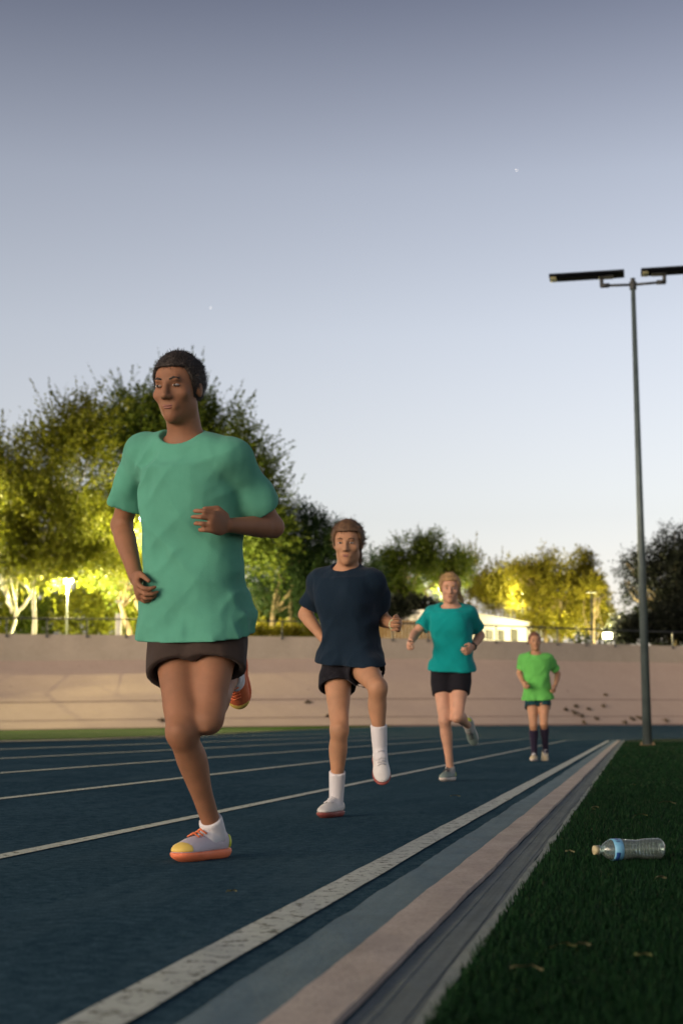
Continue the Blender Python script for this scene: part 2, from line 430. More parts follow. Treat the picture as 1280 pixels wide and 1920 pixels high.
# ------------------------------------------------------------------ banking wall, parapet, railing
bankT = empty('velodrome_banking', az_xy(0, rtop(0) - 3), 'pinkish concrete cycle track banking with grey parapet curving behind the running track', 'wall')
def band(name, prof, mat, parent, a0=A0, a1=A1, wob=0):
    """prof(a) -> list of (r, z)"""
    V = []; Fc = []; n = None
    for a in AZ:
        if a < a0 or a > a1: continue
        pr = prof(a); n = len(pr)
        for r, z in pr:
            p = az_xy(a, r); V.append((p[0], p[1], z))
    for i in range(len(V) // n - 1):
        for k in range(n - 1):
            b = i * n + k; Fc.append((b, b + 1, b + n + 1, b + n))
    m = MB(); m.add(V, Fc); return m.build(name, mat, parent)
def bprof(a):
    rt = rtop(a); zb = zbase(a); zd = zbound(a); o = []
    for k in range(9):
        f = k / 8; o.append((rt - RUN + (RUN - .25) * f, zb - .02 + (zd - zb) * f ** 1.12))
    return o
def on_bank(a, f):
    rt = rtop(a); zb = zbase(a); zd = zbound(a)
    return rt - RUN + (RUN - .25) * f, zb - .02 + (zd - zb) * f ** 1.12
band('banking_slope', bprof, M['bank'], bankT)
band('parapet', lambda a: [(rtop(a) - .30, zbound(a) - .1), (rtop(a) - .30, zbound(a) + .03), (rtop(a) - .14, zbound(a) + .04), (rtop(a), ZTOP), (rtop(a) + .3, ZTOP), (rtop(a) + .3, 3.0)], M['parapet'], bankT)
for f, wd in ((.012, .12), (.16, .04), (.42, .045)):
    def lp(a, f=f, wd=wd):
        r0, z0 = on_bank(a, f); r1, z1 = on_bank(a, f + wd / RUN); return [(r0 - .01, z0 + .012), (r1 - .01, z1 + .012)]
    band('painted_line', lp, M['bankline'], bankT)

railT = empty('railing', az_xy(0, rtop(0) + .05) + np.array([0, 0, ZTOP]), 'thin dark steel railing with posts along the top of the banking', 'railing')
RH = .80
pts = [az_xy(a, rtop(a) - .06) + np.array([0, 0, ZTOP + RH]) for a in AZ if R(-42) < a < R(40)]
m_ = MB(); m_.tube(pts, .045, 6); m_.build('top_rail', M['steel'], railT, True)
acc = 0; last = None; nxt = .6; cnt = 0; proto = None
dense = [az_xy(a, rtop(a) - .06) for a in np.linspace(R(-42), R(40), 4000)]
for p in dense:
    if last is not None: acc += np.linalg.norm(p - last)
    last = p
    if acc > nxt and cnt < 60:
        nxt += 2.0; cnt += 1
        if proto is None:
            mb = MB(); mb.tube([p + np.array([0, 0, ZTOP - .14]), p + np.array([0, 0, ZTOP + RH - .02])], .038, 6)
            mb.box(p + np.array([0, 0, ZTOP - .1]), (.10, .10, .12))
            proto = mb.build('post', M['steel'], railT); p0 = p
        else:
            c = proto.copy(); COL.objects.link(c); c.parent = railT; dd = p - p0; c.location = proto.location + Vector(dd)

# park ground behind the wall
V = []; Fc = []
for a in AZ:
    for r in (rtop(a) + .2, rtop(a) + 15, rtop(a) + 60, 420):
        p = az_xy(a, r); V.append((p[0], p[1], 4.0))
for i in range(NA - 1):
    for k in range(3):
        b = i * 4 + k; Fc.append((b, b + 1, b + 5, b + 4))
m_ = MB(); m_.add(V, Fc); tag(m_.build('park_ground', M['earth']), kind='structure')
ZP = 4.0

# ------------------------------------------------------------------ foliage
def leaf_mesh(C, D, n_leaf, size, rnd, spread=.16, aspect=2.2):
    """shoots: start points C, tip vectors D (curved up); leaves along each"""
    n = len(C); t = np.tile(np.linspace(.08, 1.0, n_leaf), (n, 1))
    curve = np.zeros_like(C); ln = np.linalg.norm(D, axis=1); curve[:, 2] = ln * rnd.uniform(-.28, .30, n)
    P = C[:, None, :] + D[:, None, :] * t[..., None] + curve[:, None, :] * (t ** 2)[..., None]
    P = P + rnd.normal(0, spread, P.shape) * (1.15 - t)[..., None]
    P = P.reshape(-1, 3); m = len(P)
    dirv = np.repeat(D / (ln[:, None] + 1e-6), n_leaf, axis=0) + rnd.normal(0, .75, (m, 3))
    dirv /= np.linalg.norm(dirv, axis=1)[:, None]
    q = rnd.normal(0, 1, (m, 3)); side = np.cross(dirv, q); side /= np.linalg.norm(side, axis=1)[:, None] + 1e-9
    s = size * rnd.uniform(.55, 1.4, m)[:, None]
    a = P - dirv * s * .5; c = P + dirv * s * .5; b = P + side * s / aspect * .5; d = P - side * s / aspect * .5
    V = np.stack([a, b, c, d], 1).reshape(-1, 3); Fc = np.arange(4 * m).reshape(-1, 4)
    return V, Fc
LAT = np.random.RandomState(5).rand(32, 32, 32).astype(np.float32)
def vnoise(P):
    P = np.asarray(P); f = np.floor(P).astype(int); u = P - f; u = u * u * (3 - 2 * u); o = 0
    for i in (0, 1):
        for j in (0, 1):
            for k in (0, 1):
                wgt = (u[..., 0] if i else 1 - u[..., 0]) * (u[..., 1] if j else 1 - u[..., 1]) * (u[..., 2] if k else 1 - u[..., 2])
                o = o + wgt * LAT[(f[..., 0] + i) & 31, (f[..., 1] + j) & 31, (f[..., 2] + k) & 31]
    return o
def tree(name, label, cat, depth, base_px, lobes, leafmat, seed, shoots=900, n_leaf=16, shoot=1.5, size=.16, up=.35, gap=.42, gscale=.8,
         trunk_r=.22, stems=None, barkmat=None, zbase_=ZP, spikes=0, spike_len=2.4, group=None, thick=.8, fork=.35, trunk=True, spread=.16):
    rnd = np.random.RandomState(seed)
    base = at(base_px, 1200, depth); base[2] = zbase_
    T = empty(name, base, label, cat, group)
    k = depth / FPX; Cs = []; Ds = []
    L3 = []
    for lb in lobes:
        cx, cy, rx, ry = lb[:4]; dd = lb[4] if len(lb) > 4 else 0.0
        c = at(cx, cy, depth + dd); L3.append((c, rx * k, ry * k, min(rx, ry * 1.4) * k * thick))
    vol = np.array([l[1] * l[2] * l[3] for l in L3]) ** .75; vol /= vol.sum()
    for (c, a, b, d), v in zip(L3, vol):
        n = int(shoots * v * 2.2) + 8
        q = rnd.normal(0, 1, (n, 3)); q /= np.linalg.norm(q, axis=1)[:, None]; rr = rnd.rand(n) ** .45
        P = q * rr[:, None]
        W = c + R_ * (P[:, :1] * a) + F_ * (P[:, 1:2] * d) + np.array([0, 0, 1.0]) * (P[:, 2:3] * b)
        keep = vnoise(W * gscale + seed) > gap; W = W[keep]; q = q[keep]
        W = W[:int(shoots * v) + 6]; q = q[:len(W)]
        out_ = R_ * q[:, :1] + F_ * q[:, 1:2] + np.array([0, 0, 1.0]) * q[:, 2:3]
        dv = out_ * .8 + rnd.normal(0, .45, out_.shape); dv[:, 2] += up; dv /= np.linalg.norm(dv, axis=1)[:, None]
        Cs.append(W); Ds.append(dv * shoot * rnd.uniform(.5, 1.25, len(W))[:, None])
    Cs = np.concatenate(Cs); Ds = np.concatenate(Ds)
    V, Fc = leaf_mesh(Cs, Ds, n_leaf, size, rnd, spread)
    if spikes:
        sC = []; sD = []
        for i in range(spikes):
            c, a, b, d = L3[rnd.randint(len(L3))]
            th = rnd.uniform(-.25 * math.pi, 1.1 * math.pi) if False else rnd.uniform(.05, 1.0) * math.pi
            o = R_ * math.cos(th) * a * .92 + np.array([0, 0, 1.0]) * math.sin(th) * b * .92 + F_ * rnd.uniform(-.4, .4) * d
            dr = R_ * math.cos(th) * .7 + np.array([0, 0, 1.0]) * (math.sin(th) + .3) + rnd.normal(0, .25, 3)
            dr /= np.linalg.norm(dr); sC.append(c + o); sD.append(dr * spike_len * rnd.uniform(.5, 1.1))
        sV, sF = leaf_mesh(np.array(sC), np.array(sD), 34, size, rnd, .10)
        Fc = np.concatenate([Fc, sF + len(V)]); V = np.concatenate([V, sV])
    crown = link('crown', mesh_np(V, Fc), leafmat, T)
    if trunk:
        mb = MB(); bm_ = barkmat or M['bark']
        stems = stems or [[(base_px, 1200)]]
        for st in stems:
            pts = [at(x, y, depth) for x, y in st]
            if st[0][1] >= 1190: pts[0] = pts[0].copy(); pts[0][2] = zbase_ - .1
            tgt = L3[rnd.randint(len(L3))][0]; pts.append(tgt)
            P = []
            for i in range(len(pts) - 1):
                for s_ in range(4): P.append(pts[i] * (1 - s_ / 4) + pts[i + 1] * (s_ / 4) + rnd.normal(0, .04, 3) * (i + s_ > 0))
            P.append(pts[-1]); n = len(P)
            mb.tube(P, [trunk_r * (1 - .75 * i / (n - 1)) for i in range(n)], 7)
        fk = at(base_px, stems[0][-1][1], depth) if len(stems) == 1 else at(*stems[0][-1], depth)
        for c, a, b, d in L3:
            for j in range(4):
                tip = c + R_ * rnd.uniform(-.75, .75) * a + F_ * rnd.uniform(-.6, .6) * d + np.array([0, 0, 1.0]) * rnd.uniform(-.2, .75) * b
                s0 = fk * .85 + base * .15 if j == 0 else c * .5 + fk * .5; md = s0 * .5 + tip * .5 + rnd.normal(0, .25, 3)
                mb.tube([s0, md, tip], [trunk_r * fork, trunk_r * fork * .6, .02], 5)
        mb.build('trunk', bm_, T, True)
    return T
LF = dict(
    feather=mat_leaf('feathery yellow green leaves', (0.075, 0.092, 0.008), (0.135, 0.145, 0.010), (0.20, 0.195, 0.016)),
    deep=mat_leaf('deep green leaves', (0.014, 0.034, 0.012), (0.026, 0.055, 0.016), (0.05, 0.075, 0.02)),
    mid=mat_leaf('mid green leaves', (0.046, 0.076, 0.010), (0.088, 0.122, 0.014), (0.14, 0.16, 0.02)),
    gold=mat_leaf('olive gold leaves', (0.10, 0.10, 0.008), (0.17, 0.155, 0.012), (0.25, 0.205, 0.02)),
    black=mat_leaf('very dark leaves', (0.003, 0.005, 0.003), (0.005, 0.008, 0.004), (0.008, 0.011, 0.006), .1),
)
# far left trees
tree('tree', 'yellow green tree cut by the left edge of the photo behind the pale forked trunk', 'tree', 80, 15,
     [(-25, 888, 75, 70), (25, 880, 36, 40), (-70, 980, 120, 110), (-10, 1010, 80, 60), (20, 940, 50, 60)], LF['feather'], 11, shoots=2600, size=.2, spikes=20,
     stems=[[(12, 1200), (32, 1140)], [(28, 1160), (60, 1112)], [(24, 1150), (12, 1105)]], barkmat=M['whitebark'], trunk_r=.10, group='park trees beyond the railing')
tree('tree', 'wide feathery tree standing over the whitewashed trunk left of the tall park lamp', 'tree', 79, 63,
     [(125, 850, 80, 95), (95, 960, 120, 95), (150, 1010, 120, 75), (60, 1030, 100, 60), (215, 1040, 70, 60), (155, 800, 38, 45)], LF['feather'], 12, shoots=5200, size=.2, spikes=45, gap=.42,
     stems=[[(63, 1200), (66, 1080)]], barkmat=M['whitebark'], trunk_r=.145, group='park trees beyond the railing', fork=.25)
tree('tree', 'tallest spreading tree with spiky shoots on top, behind the runner in mint green', 'tree', 83, 260,
     [(255, 790, 60, 55), (300, 850, 100, 100), (380, 850, 95, 95), (430, 910, 85, 95), (300, 970, 120, 90), (400, 1010, 110, 80), (480, 990, 60, 90), (250, 1060, 80, 50), (350, 775, 50, 50)],
     LF['mid'], 13, shoots=8500, size=.2, spikes=110, spike_len=2.6, gap=.41,
     stems=[[(262, 1200), (225, 1120)], [(272, 1200), (268, 1150), (236, 1090)], [(278, 1200), (275, 1140), (300, 1090)], [(282, 1200), (290, 1130), (330, 1100)]], trunk_r=.19, group='park trees beyond the railing')
tree('tree', 'dark dense rounded tree between the mint green and navy runners', 'tree', 87, 545,
     [(545, 1000, 55, 65), (590, 1030, 55, 70), (530, 1080, 75, 70), (640, 1045, 45, 60), (600, 1110, 90, 55), (670, 1080, 45, 50)], LF['deep'], 14, shoots=3600, shoot=.9, n_leaf=18, gap=.33,
     stems=[[(508, 1200), (512, 1130)], [(540, 1200), (545, 1140)]], trunk_r=.2, group='park trees beyond the railing')
tree('tree', 'green leafy tree behind the runner in teal', 'tree', 92, 765,
     [(765, 1045, 42, 38), (800, 1035, 38, 36), (740, 1075, 40, 40), (790, 1090, 60, 40), (835, 1080, 40, 45), (745, 1110, 45, 35), (860, 1060, 22, 28)], LF['mid'], 15, shoots=2600, shoot=.9, gap=.44, gscale=1.0,
     stems=[[(770, 1200), (765, 1130)], [(790, 1200), (800, 1120)]], trunk_r=.15, group='park trees beyond the railing')
tree('tree', 'sparse thin topped tree rising behind the left end of the white building', 'tree', 104, 890,
     [(880, 1085, 26, 42), (900, 1110, 35, 40), (860, 1110, 30, 35)], LF['gold'], 16, shoots=800, shoot=1.1, gap=.5, spikes=24, spike_len=2.2, trunk_r=.1, group='park trees beyond the railing')
tree('shrub', 'tall golden shrubbery of upright stems behind the white building roof', 'shrub', 103, 930,
     [(920, 1125, 45, 32), (965, 1140, 42, 30), (940, 1100, 30, 22), (985, 1115, 30, 25)], LF['gold'], 17, shoots=1700, shoot=1.3, up=1.2, gap=.42, spikes=40, spike_len=2.0, trunk_r=.06, group='park trees beyond the railing')
tree('tree', 'golden lit tree with arching top and sky gaps right of the white building', 'tree', 96, 1050,
     [(985, 1062, 26, 16), (1015, 1050, 22, 16), (1055, 1068, 34, 26), (1083, 1052, 24, 18), (1092, 1085, 20, 24), (1010, 1105, 40, 30), (1065, 1110, 42, 34), (1040, 1150, 75, 36), (1110, 1150, 35, 34), (1005, 1085, 28, 18), (960, 1068, 14, 12)],
     LF['gold'], 18, shoots=3800, shoot=.8, gap=.42, gscale=1.1, up=-.2, trunk_r=.18, stems=[[(1045, 1200), (1050, 1130)], [(1030, 1200), (1010, 1120)]], group='park trees beyond the railing')
tree('tree', 'small round topped tree beside the thin lamp post right of the golden tree', 'tree', 94, 1114,
     [(1112, 1105, 24, 22), (1122, 1120, 16, 18)], LF['gold'], 19, shoots=420, shoot=.6, gap=.4, trunk_r=.08, group='park trees beyond the railing')
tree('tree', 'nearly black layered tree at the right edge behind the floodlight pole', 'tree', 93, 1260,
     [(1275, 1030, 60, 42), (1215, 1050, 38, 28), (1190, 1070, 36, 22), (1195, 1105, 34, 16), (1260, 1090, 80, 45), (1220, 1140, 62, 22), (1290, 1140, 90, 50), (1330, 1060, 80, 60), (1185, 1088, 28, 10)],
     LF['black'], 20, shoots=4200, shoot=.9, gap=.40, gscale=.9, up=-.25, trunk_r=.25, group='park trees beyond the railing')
# hedges and bushes
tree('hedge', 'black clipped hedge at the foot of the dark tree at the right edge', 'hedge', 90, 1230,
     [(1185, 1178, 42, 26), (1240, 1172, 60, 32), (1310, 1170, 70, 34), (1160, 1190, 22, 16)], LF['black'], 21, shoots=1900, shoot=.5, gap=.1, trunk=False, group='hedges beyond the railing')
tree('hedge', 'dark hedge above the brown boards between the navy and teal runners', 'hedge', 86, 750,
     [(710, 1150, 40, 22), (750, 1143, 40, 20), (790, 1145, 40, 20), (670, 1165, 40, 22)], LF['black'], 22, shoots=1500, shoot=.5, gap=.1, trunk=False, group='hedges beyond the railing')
hd = [(-60, 'hedge of pale lit foliage at the far left edge beyond the railing'), (60, 'bright hedge directly behind the whitewashed trunk'),
      (180, 'lit hedge between the twin lamp and the white post'), (300, 'bright hedge behind the many stemmed trunks of the tallest tree'),
      (420, 'hedge behind the round glowing lamp'), (530, 'hedge behind the dark rounded tree')]
for i, (x, lb) in enumerate(hd):
    tree('hedge', lb, 'hedge', 93 + (i % 2) * 2, x, [(x - 25, 1160, 48, 48), (x + 30, 1155, 46, 56), (x, 1120, 45, 36)],
         LF['mid'] if i % 2 else LF['feather'], 30 + i, shoots=1100, shoot=.9, gap=.25, size=.2, trunk=False, group='hedges beyond the railing')
for i, (x, rx, lb) in enumerate(((470, 34, 'low yellow shrub peeping over the parapet nearest the round glowing lamp'), (530, 32, 'low yellow shrub over the parapet below the dark rounded tree'),
                             (588, 30, 'low shrub over the parapet just left of the navy runner'), (420, 20, 'smallest low shrub at the foot of the round glowing lamp'))):
    tree('shrub', lb, 'shrub', 78, x, [(x, 1190, rx, 14), (x + 12, 1184, rx * .5, 12)], LF['gold'], 45 + i, shoots=240, shoot=.4, gap=.3, size=.13, trunk=False, group='low shrubs over the parapet')

# far mass of trees closing the horizon
rnd = np.random.RandomState(9); V = []; Fc = []; nb = 0
Cs = []
for a in np.linspace(R(-70), R(50), 60):
    for j in range(150):
        r = rnd.uniform(118, 132); p = az_xy(a + rnd.uniform(-.02, .02), r); hmax = 4.2 + 1.2 * math.sin(a * 37) + (3.0 if a < R(-2) else 0)
        Cs.append((p[0], p[1], ZP + rnd.rand() * hmax))
Cs = np.array(Cs); D_ = rnd.normal(0, .6, Cs.shape); D_[:, 2] += .5
V, Fc = leaf_mesh(Cs, D_, 7, .42, rnd, .4, 1.6)
tag(link('distant_woods', mesh_np(V, Fc), LF['mid']), 'far off belt of trees closing the park behind the lamps', 'woods', kind='stuff')

# ------------------------------------------------------------------ park lamps and lights
def light(name, loc, col, watts, rad, parent):
    l = bpy.data.lights.new(name, 'POINT'); l.energy = watts; l.color = col; l.shadow_soft_size = rad
    o = bpy.data.objects.new(name, l); COL.objects.link(o); o.parent = parent; o.location = wm(parent).inverted() @ Vector([float(c) for c in loc]); return o
E_HEAD = mat_emit('glowing lamp head', (1.0, .93, .66), 34)
YEL = (1.0, .86, .40)
def globe_lamp(px, py, depth, label, r=.16, watts=3000, arms=1, col=YEL):
    h = at(px, py, depth); b = h.copy(); b[2] = ZP
    T = empty('park_lamp', b, label, 'park lamp', 'park lamps beyond the railing')
    mb = MB(); mb.tube([b, b + (h - b) * .96], [.07, .045], 8); mb.box(b + np.array([0, 0, .12]), (.3, .3, .24), bev=.03); mb.build('pole', M['steel'], T)
    for i in range(arms):
        c = h.copy() if arms == 1 else h + R_ * (.16 if i else -.16)
        mb = MB(); n = 10; prof = [(.02, -r), (r * .7, -r * .75), (r, 0), (r * .7, r * .75), (.02, r)]
        pts = [c + np.array([0, 0, z]) for _r, z in prof]; mb.tube(pts, [q[0] for q in prof], 12)
        mb.build('globe', E_HEAD, T, True)
        mb = MB(); mb.tube([c + np.array([0, 0, r * .95]), c + np.array([0, 0, r * 1.25])], [r * .9, r * .25], 12); mb.build('cap', M['steel'], T, True)
    light('lamp_light', h + np.array([0, 0, -r * 1.6]) - F_ * .5, col, watts, .25, T)
    return T
globe_lamp(418, 1142, 80, 'round glowing globe lamp low over the parapet beside the mint green runner', .26, 5000)
globe_lamp(128, 1088, 82, 'pair of small bright lamp heads on one pole left of the tallest tree', .15, 9000, arms=2)
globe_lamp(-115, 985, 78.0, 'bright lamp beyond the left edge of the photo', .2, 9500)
globe_lamp(330, 1118, 90, 'small lamp head half hidden behind the trunks of the tallest tree', .12, 5500)
globe_lamp(826, 1105, 94, 'small bright lamp glimpsed beside the teal runner\'s head', .12, 2500)
globe_lamp(978, 1116, 101.5, 'lamp hidden in the golden shrubbery behind the white building', .08, 2200)
globe_lamp(1052, 1158, 97.5, 'added low lamp half buried under the golden tree to light its leaves', .10, 8500)  # extra lamp, put in only to brighten the golden tree's foliage
# tall lamp with flat glowing head
h = at(270, 973, 79); b = h.copy(); b[2] = ZP
T = empty('tall_lamp', b, 'tall street lamp with one bright flat head shining among the leaves', 'street lamp')
mb = MB(); mb.tube([b, h + np.array([0, 0, .05])], [.09, .05], 8); mb.build('pole', M['steel'], T)
mb = MB(); mb.box(h + R_ * .12 - F_ * .1 + np.array([0, 0, .09]), (.75, .34, .12), YAW, bev=.04); mb.build('lamp_housing', M['steel'], T)
mb = MB(); mb.box(h + R_ * .12 - F_ * .12 + np.array([0, 0, -.03]), (.60, .28, .14), YAW, bev=.05); mb.build('lens', mat_emit('tall lamp lens', (1, .95, .75), 60), T)
light('lamp_light', h - np.array([0, 0, .8]) - F_ * 1.6, YEL, 2600, .2, T)
# thin unlit lamp post
b = at(1108, 1200, 88); b[2] = ZP; h = at(1108, 1112, 88)
T = empty('lamp_post', b, 'thin dark lamp post in front of the golden tree', 'street lamp')
mb = MB(); mb.tube([b, h], [.07, .045], 8); mb.build('pole', M['steel'], T)
mb = MB(); mb.box(h + np.array([0, 0, .06]), (.62, .26, .10), YAW, bev=.03); mb.build('lamp_head', M['steel'], T)
# ground floodlight that throws up at the golden tree
c = at(1138, 1192, 89)
T = empty('floodlight', (c[0], c[1], ZP), 'small glaring floodlight low behind the parapet beside the black hedge', 'floodlight')
mb = MB(); mb.box(c + F_ * .10, (.62, .14, .42), YAW, bev=.03); mb.build('housing', M['steel'], T)
mb = MB(); mb.box(c, (.54, .05, .34), YAW, bev=.02); mb.build('lens', mat_emit('floodlight lens', (1, .95, .6), 14), T)
mb = MB(); mb.tube([(c[0], c[1], ZP), c + F_ * .1], .05, 8); mb.build('stand', M['steel'], T)
light('lamp_light', c + F_ * 1.2 + R_ * (-.6) + np.array([0, 0, .5]), YEL, 3500, .25, T)
# white post
p = at(222, 1200, 79)
T = empty('post', (p[0], p[1], ZP), 'square white post lit brightly under the tallest tree', 'post')
mb = MB(); mb.box((p[0], p[1], ZP + 1.0), (.30, .30, 2.0 + (zof(1130, 79) - ZP - 2.0)), YAW, bev=.02); mb.build('shaft', M['white'], T)
mb = MB(); mb.box((p[0], p[1], zof(1130, 79) + .05), (.38, .38, .10), YAW, bev=.02); mb.build('cap', M['white'], T)

# brown boards between the runners
a_ = at(668, 1180, 82); b_ = at(812, 1180, 82)
T = empty('board_fence', (a_[0], a_[1], ZP), 'brown timber board fence under the dark hedge beyond the parapet', 'fence')
mb = MB(); n = 22
for i in range(n):
    q = a_ + (b_ - a_) * (i + .5) / n; hh = zof(1163, 82) - ZP
    mb.box((q[0], q[1], ZP + hh / 2), (np.linalg.norm(b_ - a_) / n * .93, .04, hh), YAW)
mb.build('boards', M['wood'], T)
for i in range(4):
    q = a_ + (b_ - a_) * i / 3 + F_ * .06
    mb = MB(); mb.box((q[0], q[1], ZP + hh / 2), (.10, .08, hh + .06), YAW); mb.build('fence_post', M['wood'], T)

# white low building
D1, D2 = 86.0, 96.3
pL = at(845, 1200, D1 - 1.8); pR = at(1003, 1200, D2)
zt = zof(1149, D1)
u = (pR - pL); u[2] = 0; ln = np.linalg.norm(u); u = u / ln; nv = np.array([-u[1], u[0], 0])
ang = math.atan2(u[1], u[0])
T = empty('white_building', (pL[0], pL[1], ZP), 'low white flat roofed building with small dark windows beyond the railing', 'building')
mb = MB(); c = pL + u * ln / 2 + nv * 3; mb.box((c[0], c[1], (ZP + zt) / 2), (ln, 6, zt - ZP), ang); mb.build('wall', M['white'], T)
mb = MB(); mb.box((c[0], c[1], zt + .05), (ln + .2, 6.2, .10), ang, bev=.02); mb.build('roof', M['white'], T)
def wl(f, y0, y1, wd, mat, nm, par, out_=.02):
    q = pL + u * (ln * f); dpt = float(np.dot(q[:2], F_[:2])); z0 = zof(y1, dpt); z1 = zof(y0, dpt)
    q = q - nv * out_; mb = MB(); mb.box((q[0], q[1], (z0 + z1) / 2), (wd, .05, z1 - z0), ang, bev=.005); return mb.build(nm, mat, par)
for f, y0, y1, wd in ((.30, 1164, 1178, .45), (.42, 1183, 1197, .9), (.56, 1183, 1199, .8), (.72, 1181, 1200, 1.0), (.15, 1183, 1197, .9)):
    fr = wl(f, y0 - 1.5, y1 + 1.5, wd + .14, M['steel'], 'window', T); wl(f, y0, y1, wd, M['dark'], 'pane', fr, .035)
wl(.90, 1177, 1181, .4, M['steel'], 'wall_lamp', T, .06)

# ------------------------------------------------------------------ tall solar light pole
pb = ground(1213, 1398, .006); dp = float(np.dot(pb[:2], F_[:2])); ztp = zof(530, dp)
T = empty('solar_light_pole', pb, 'tall grey pole with two dark solar lights standing on the turf', 'light pole')
mb = MB(); mb.tube([pb + np.array([0, 0, .0]), (pb[0], pb[1], ztp)], [.105, .052], 20); mb.build('pole', M['pole'], T, True)
mb = MB(); mb.box(pb + np.array([0, 0, .012]), (.34, .34, .024), bev=.004); mb.build('base_plate', M['rust'], T)
for sx in (-1, 1):
    for sy in (-1, 1):
        mb = MB(); mb.tube([pb + np.array([sx * .13, sy * .13, .02]), pb + np.array([sx * .13, sy * .13, .07])], .018, 6); mb.build('bolt', M['rust'], T)
mp = dp / FPX
mb = MB(); mb.tube([(pb[0], pb[1], ztp - .16), (pb[0], pb[1], ztp + .02)], [.085, .085], 12); mb.tube([(pb[0], pb[1], ztp + .02), (pb[0], pb[1], ztp + .08), (pb[0], pb[1], ztp + .10)], [.05, .05, .065], 12); mb.build('collar', M['steel'], T)
for sd_ in (-1, 1):
    ex = pb[0] + sd_ * 58 * mp
    mb = MB(); mb.tube([(pb[0], pb[1], ztp - .05), (ex, pb[1], ztp - .03)], .032, 10); mb.tube([(ex - sd_ * .16, pb[1], ztp - .03), (ex + sd_ * .05, pb[1], ztp - .03)], .055, 10); mb.build('arm', M['steel'], T, True)
    mb = MB(); mb.tube([(ex + sd_ * .02, pb[1], ztp - .05), (ex + sd_ * .02, pb[1], ztp + .16)], .045, 10); mb.box((ex - sd_ * .09, pb[1], ztp + .17), (.34, .2, .05), bev=.01); mb.build('bracket', M['steel'], T)
    cx = pb[0] + sd_ * (88 * mp); wdt = 1.74
    lamp = MB(); lamp.box((cx, pb[1], ztp + .235), (wdt, .50, .06), bev=.012); lo = lamp.build('solar_panel', M['panel'], T)
    lamp = MB(); lamp.box((cx - .12 * 1, pb[1], ztp + .19), (wdt * .62, .30, .035), bev=.008); lamp.build('led_unit', M['panel'], lo)
    lamp = MB(); lamp.box((cx - wdt * .44, pb[1] - .02, ztp + .185), (.13, .34, .03), bev=.008); lamp.build('sensor_lens', mat_plain('yellowed lens', (.42, .40, .22), .4), lo)

# ------------------------------------------------------------------ stars
for px, py, sz, lb in ((968, 319, 5.0, 'faint star high over the right side of the sky'), (395, 577, 4.4, 'faint star in the sky above the tallest tree')):
    c = at(px, py, 3200)
    mb = MB(); k = sz * .5
    mb.tube([c - R_ * k * .6 - np.array([0, 0, k * .35]), c, c + R_ * k * .6 + np.array([0, 0, k * .35])], [k * .25, k * .55, k * .25], 8)
    tag(mb.build('star', mat_emit('starlight', (1, 1, 1), .50), None, True), lb, 'star', 'stars')
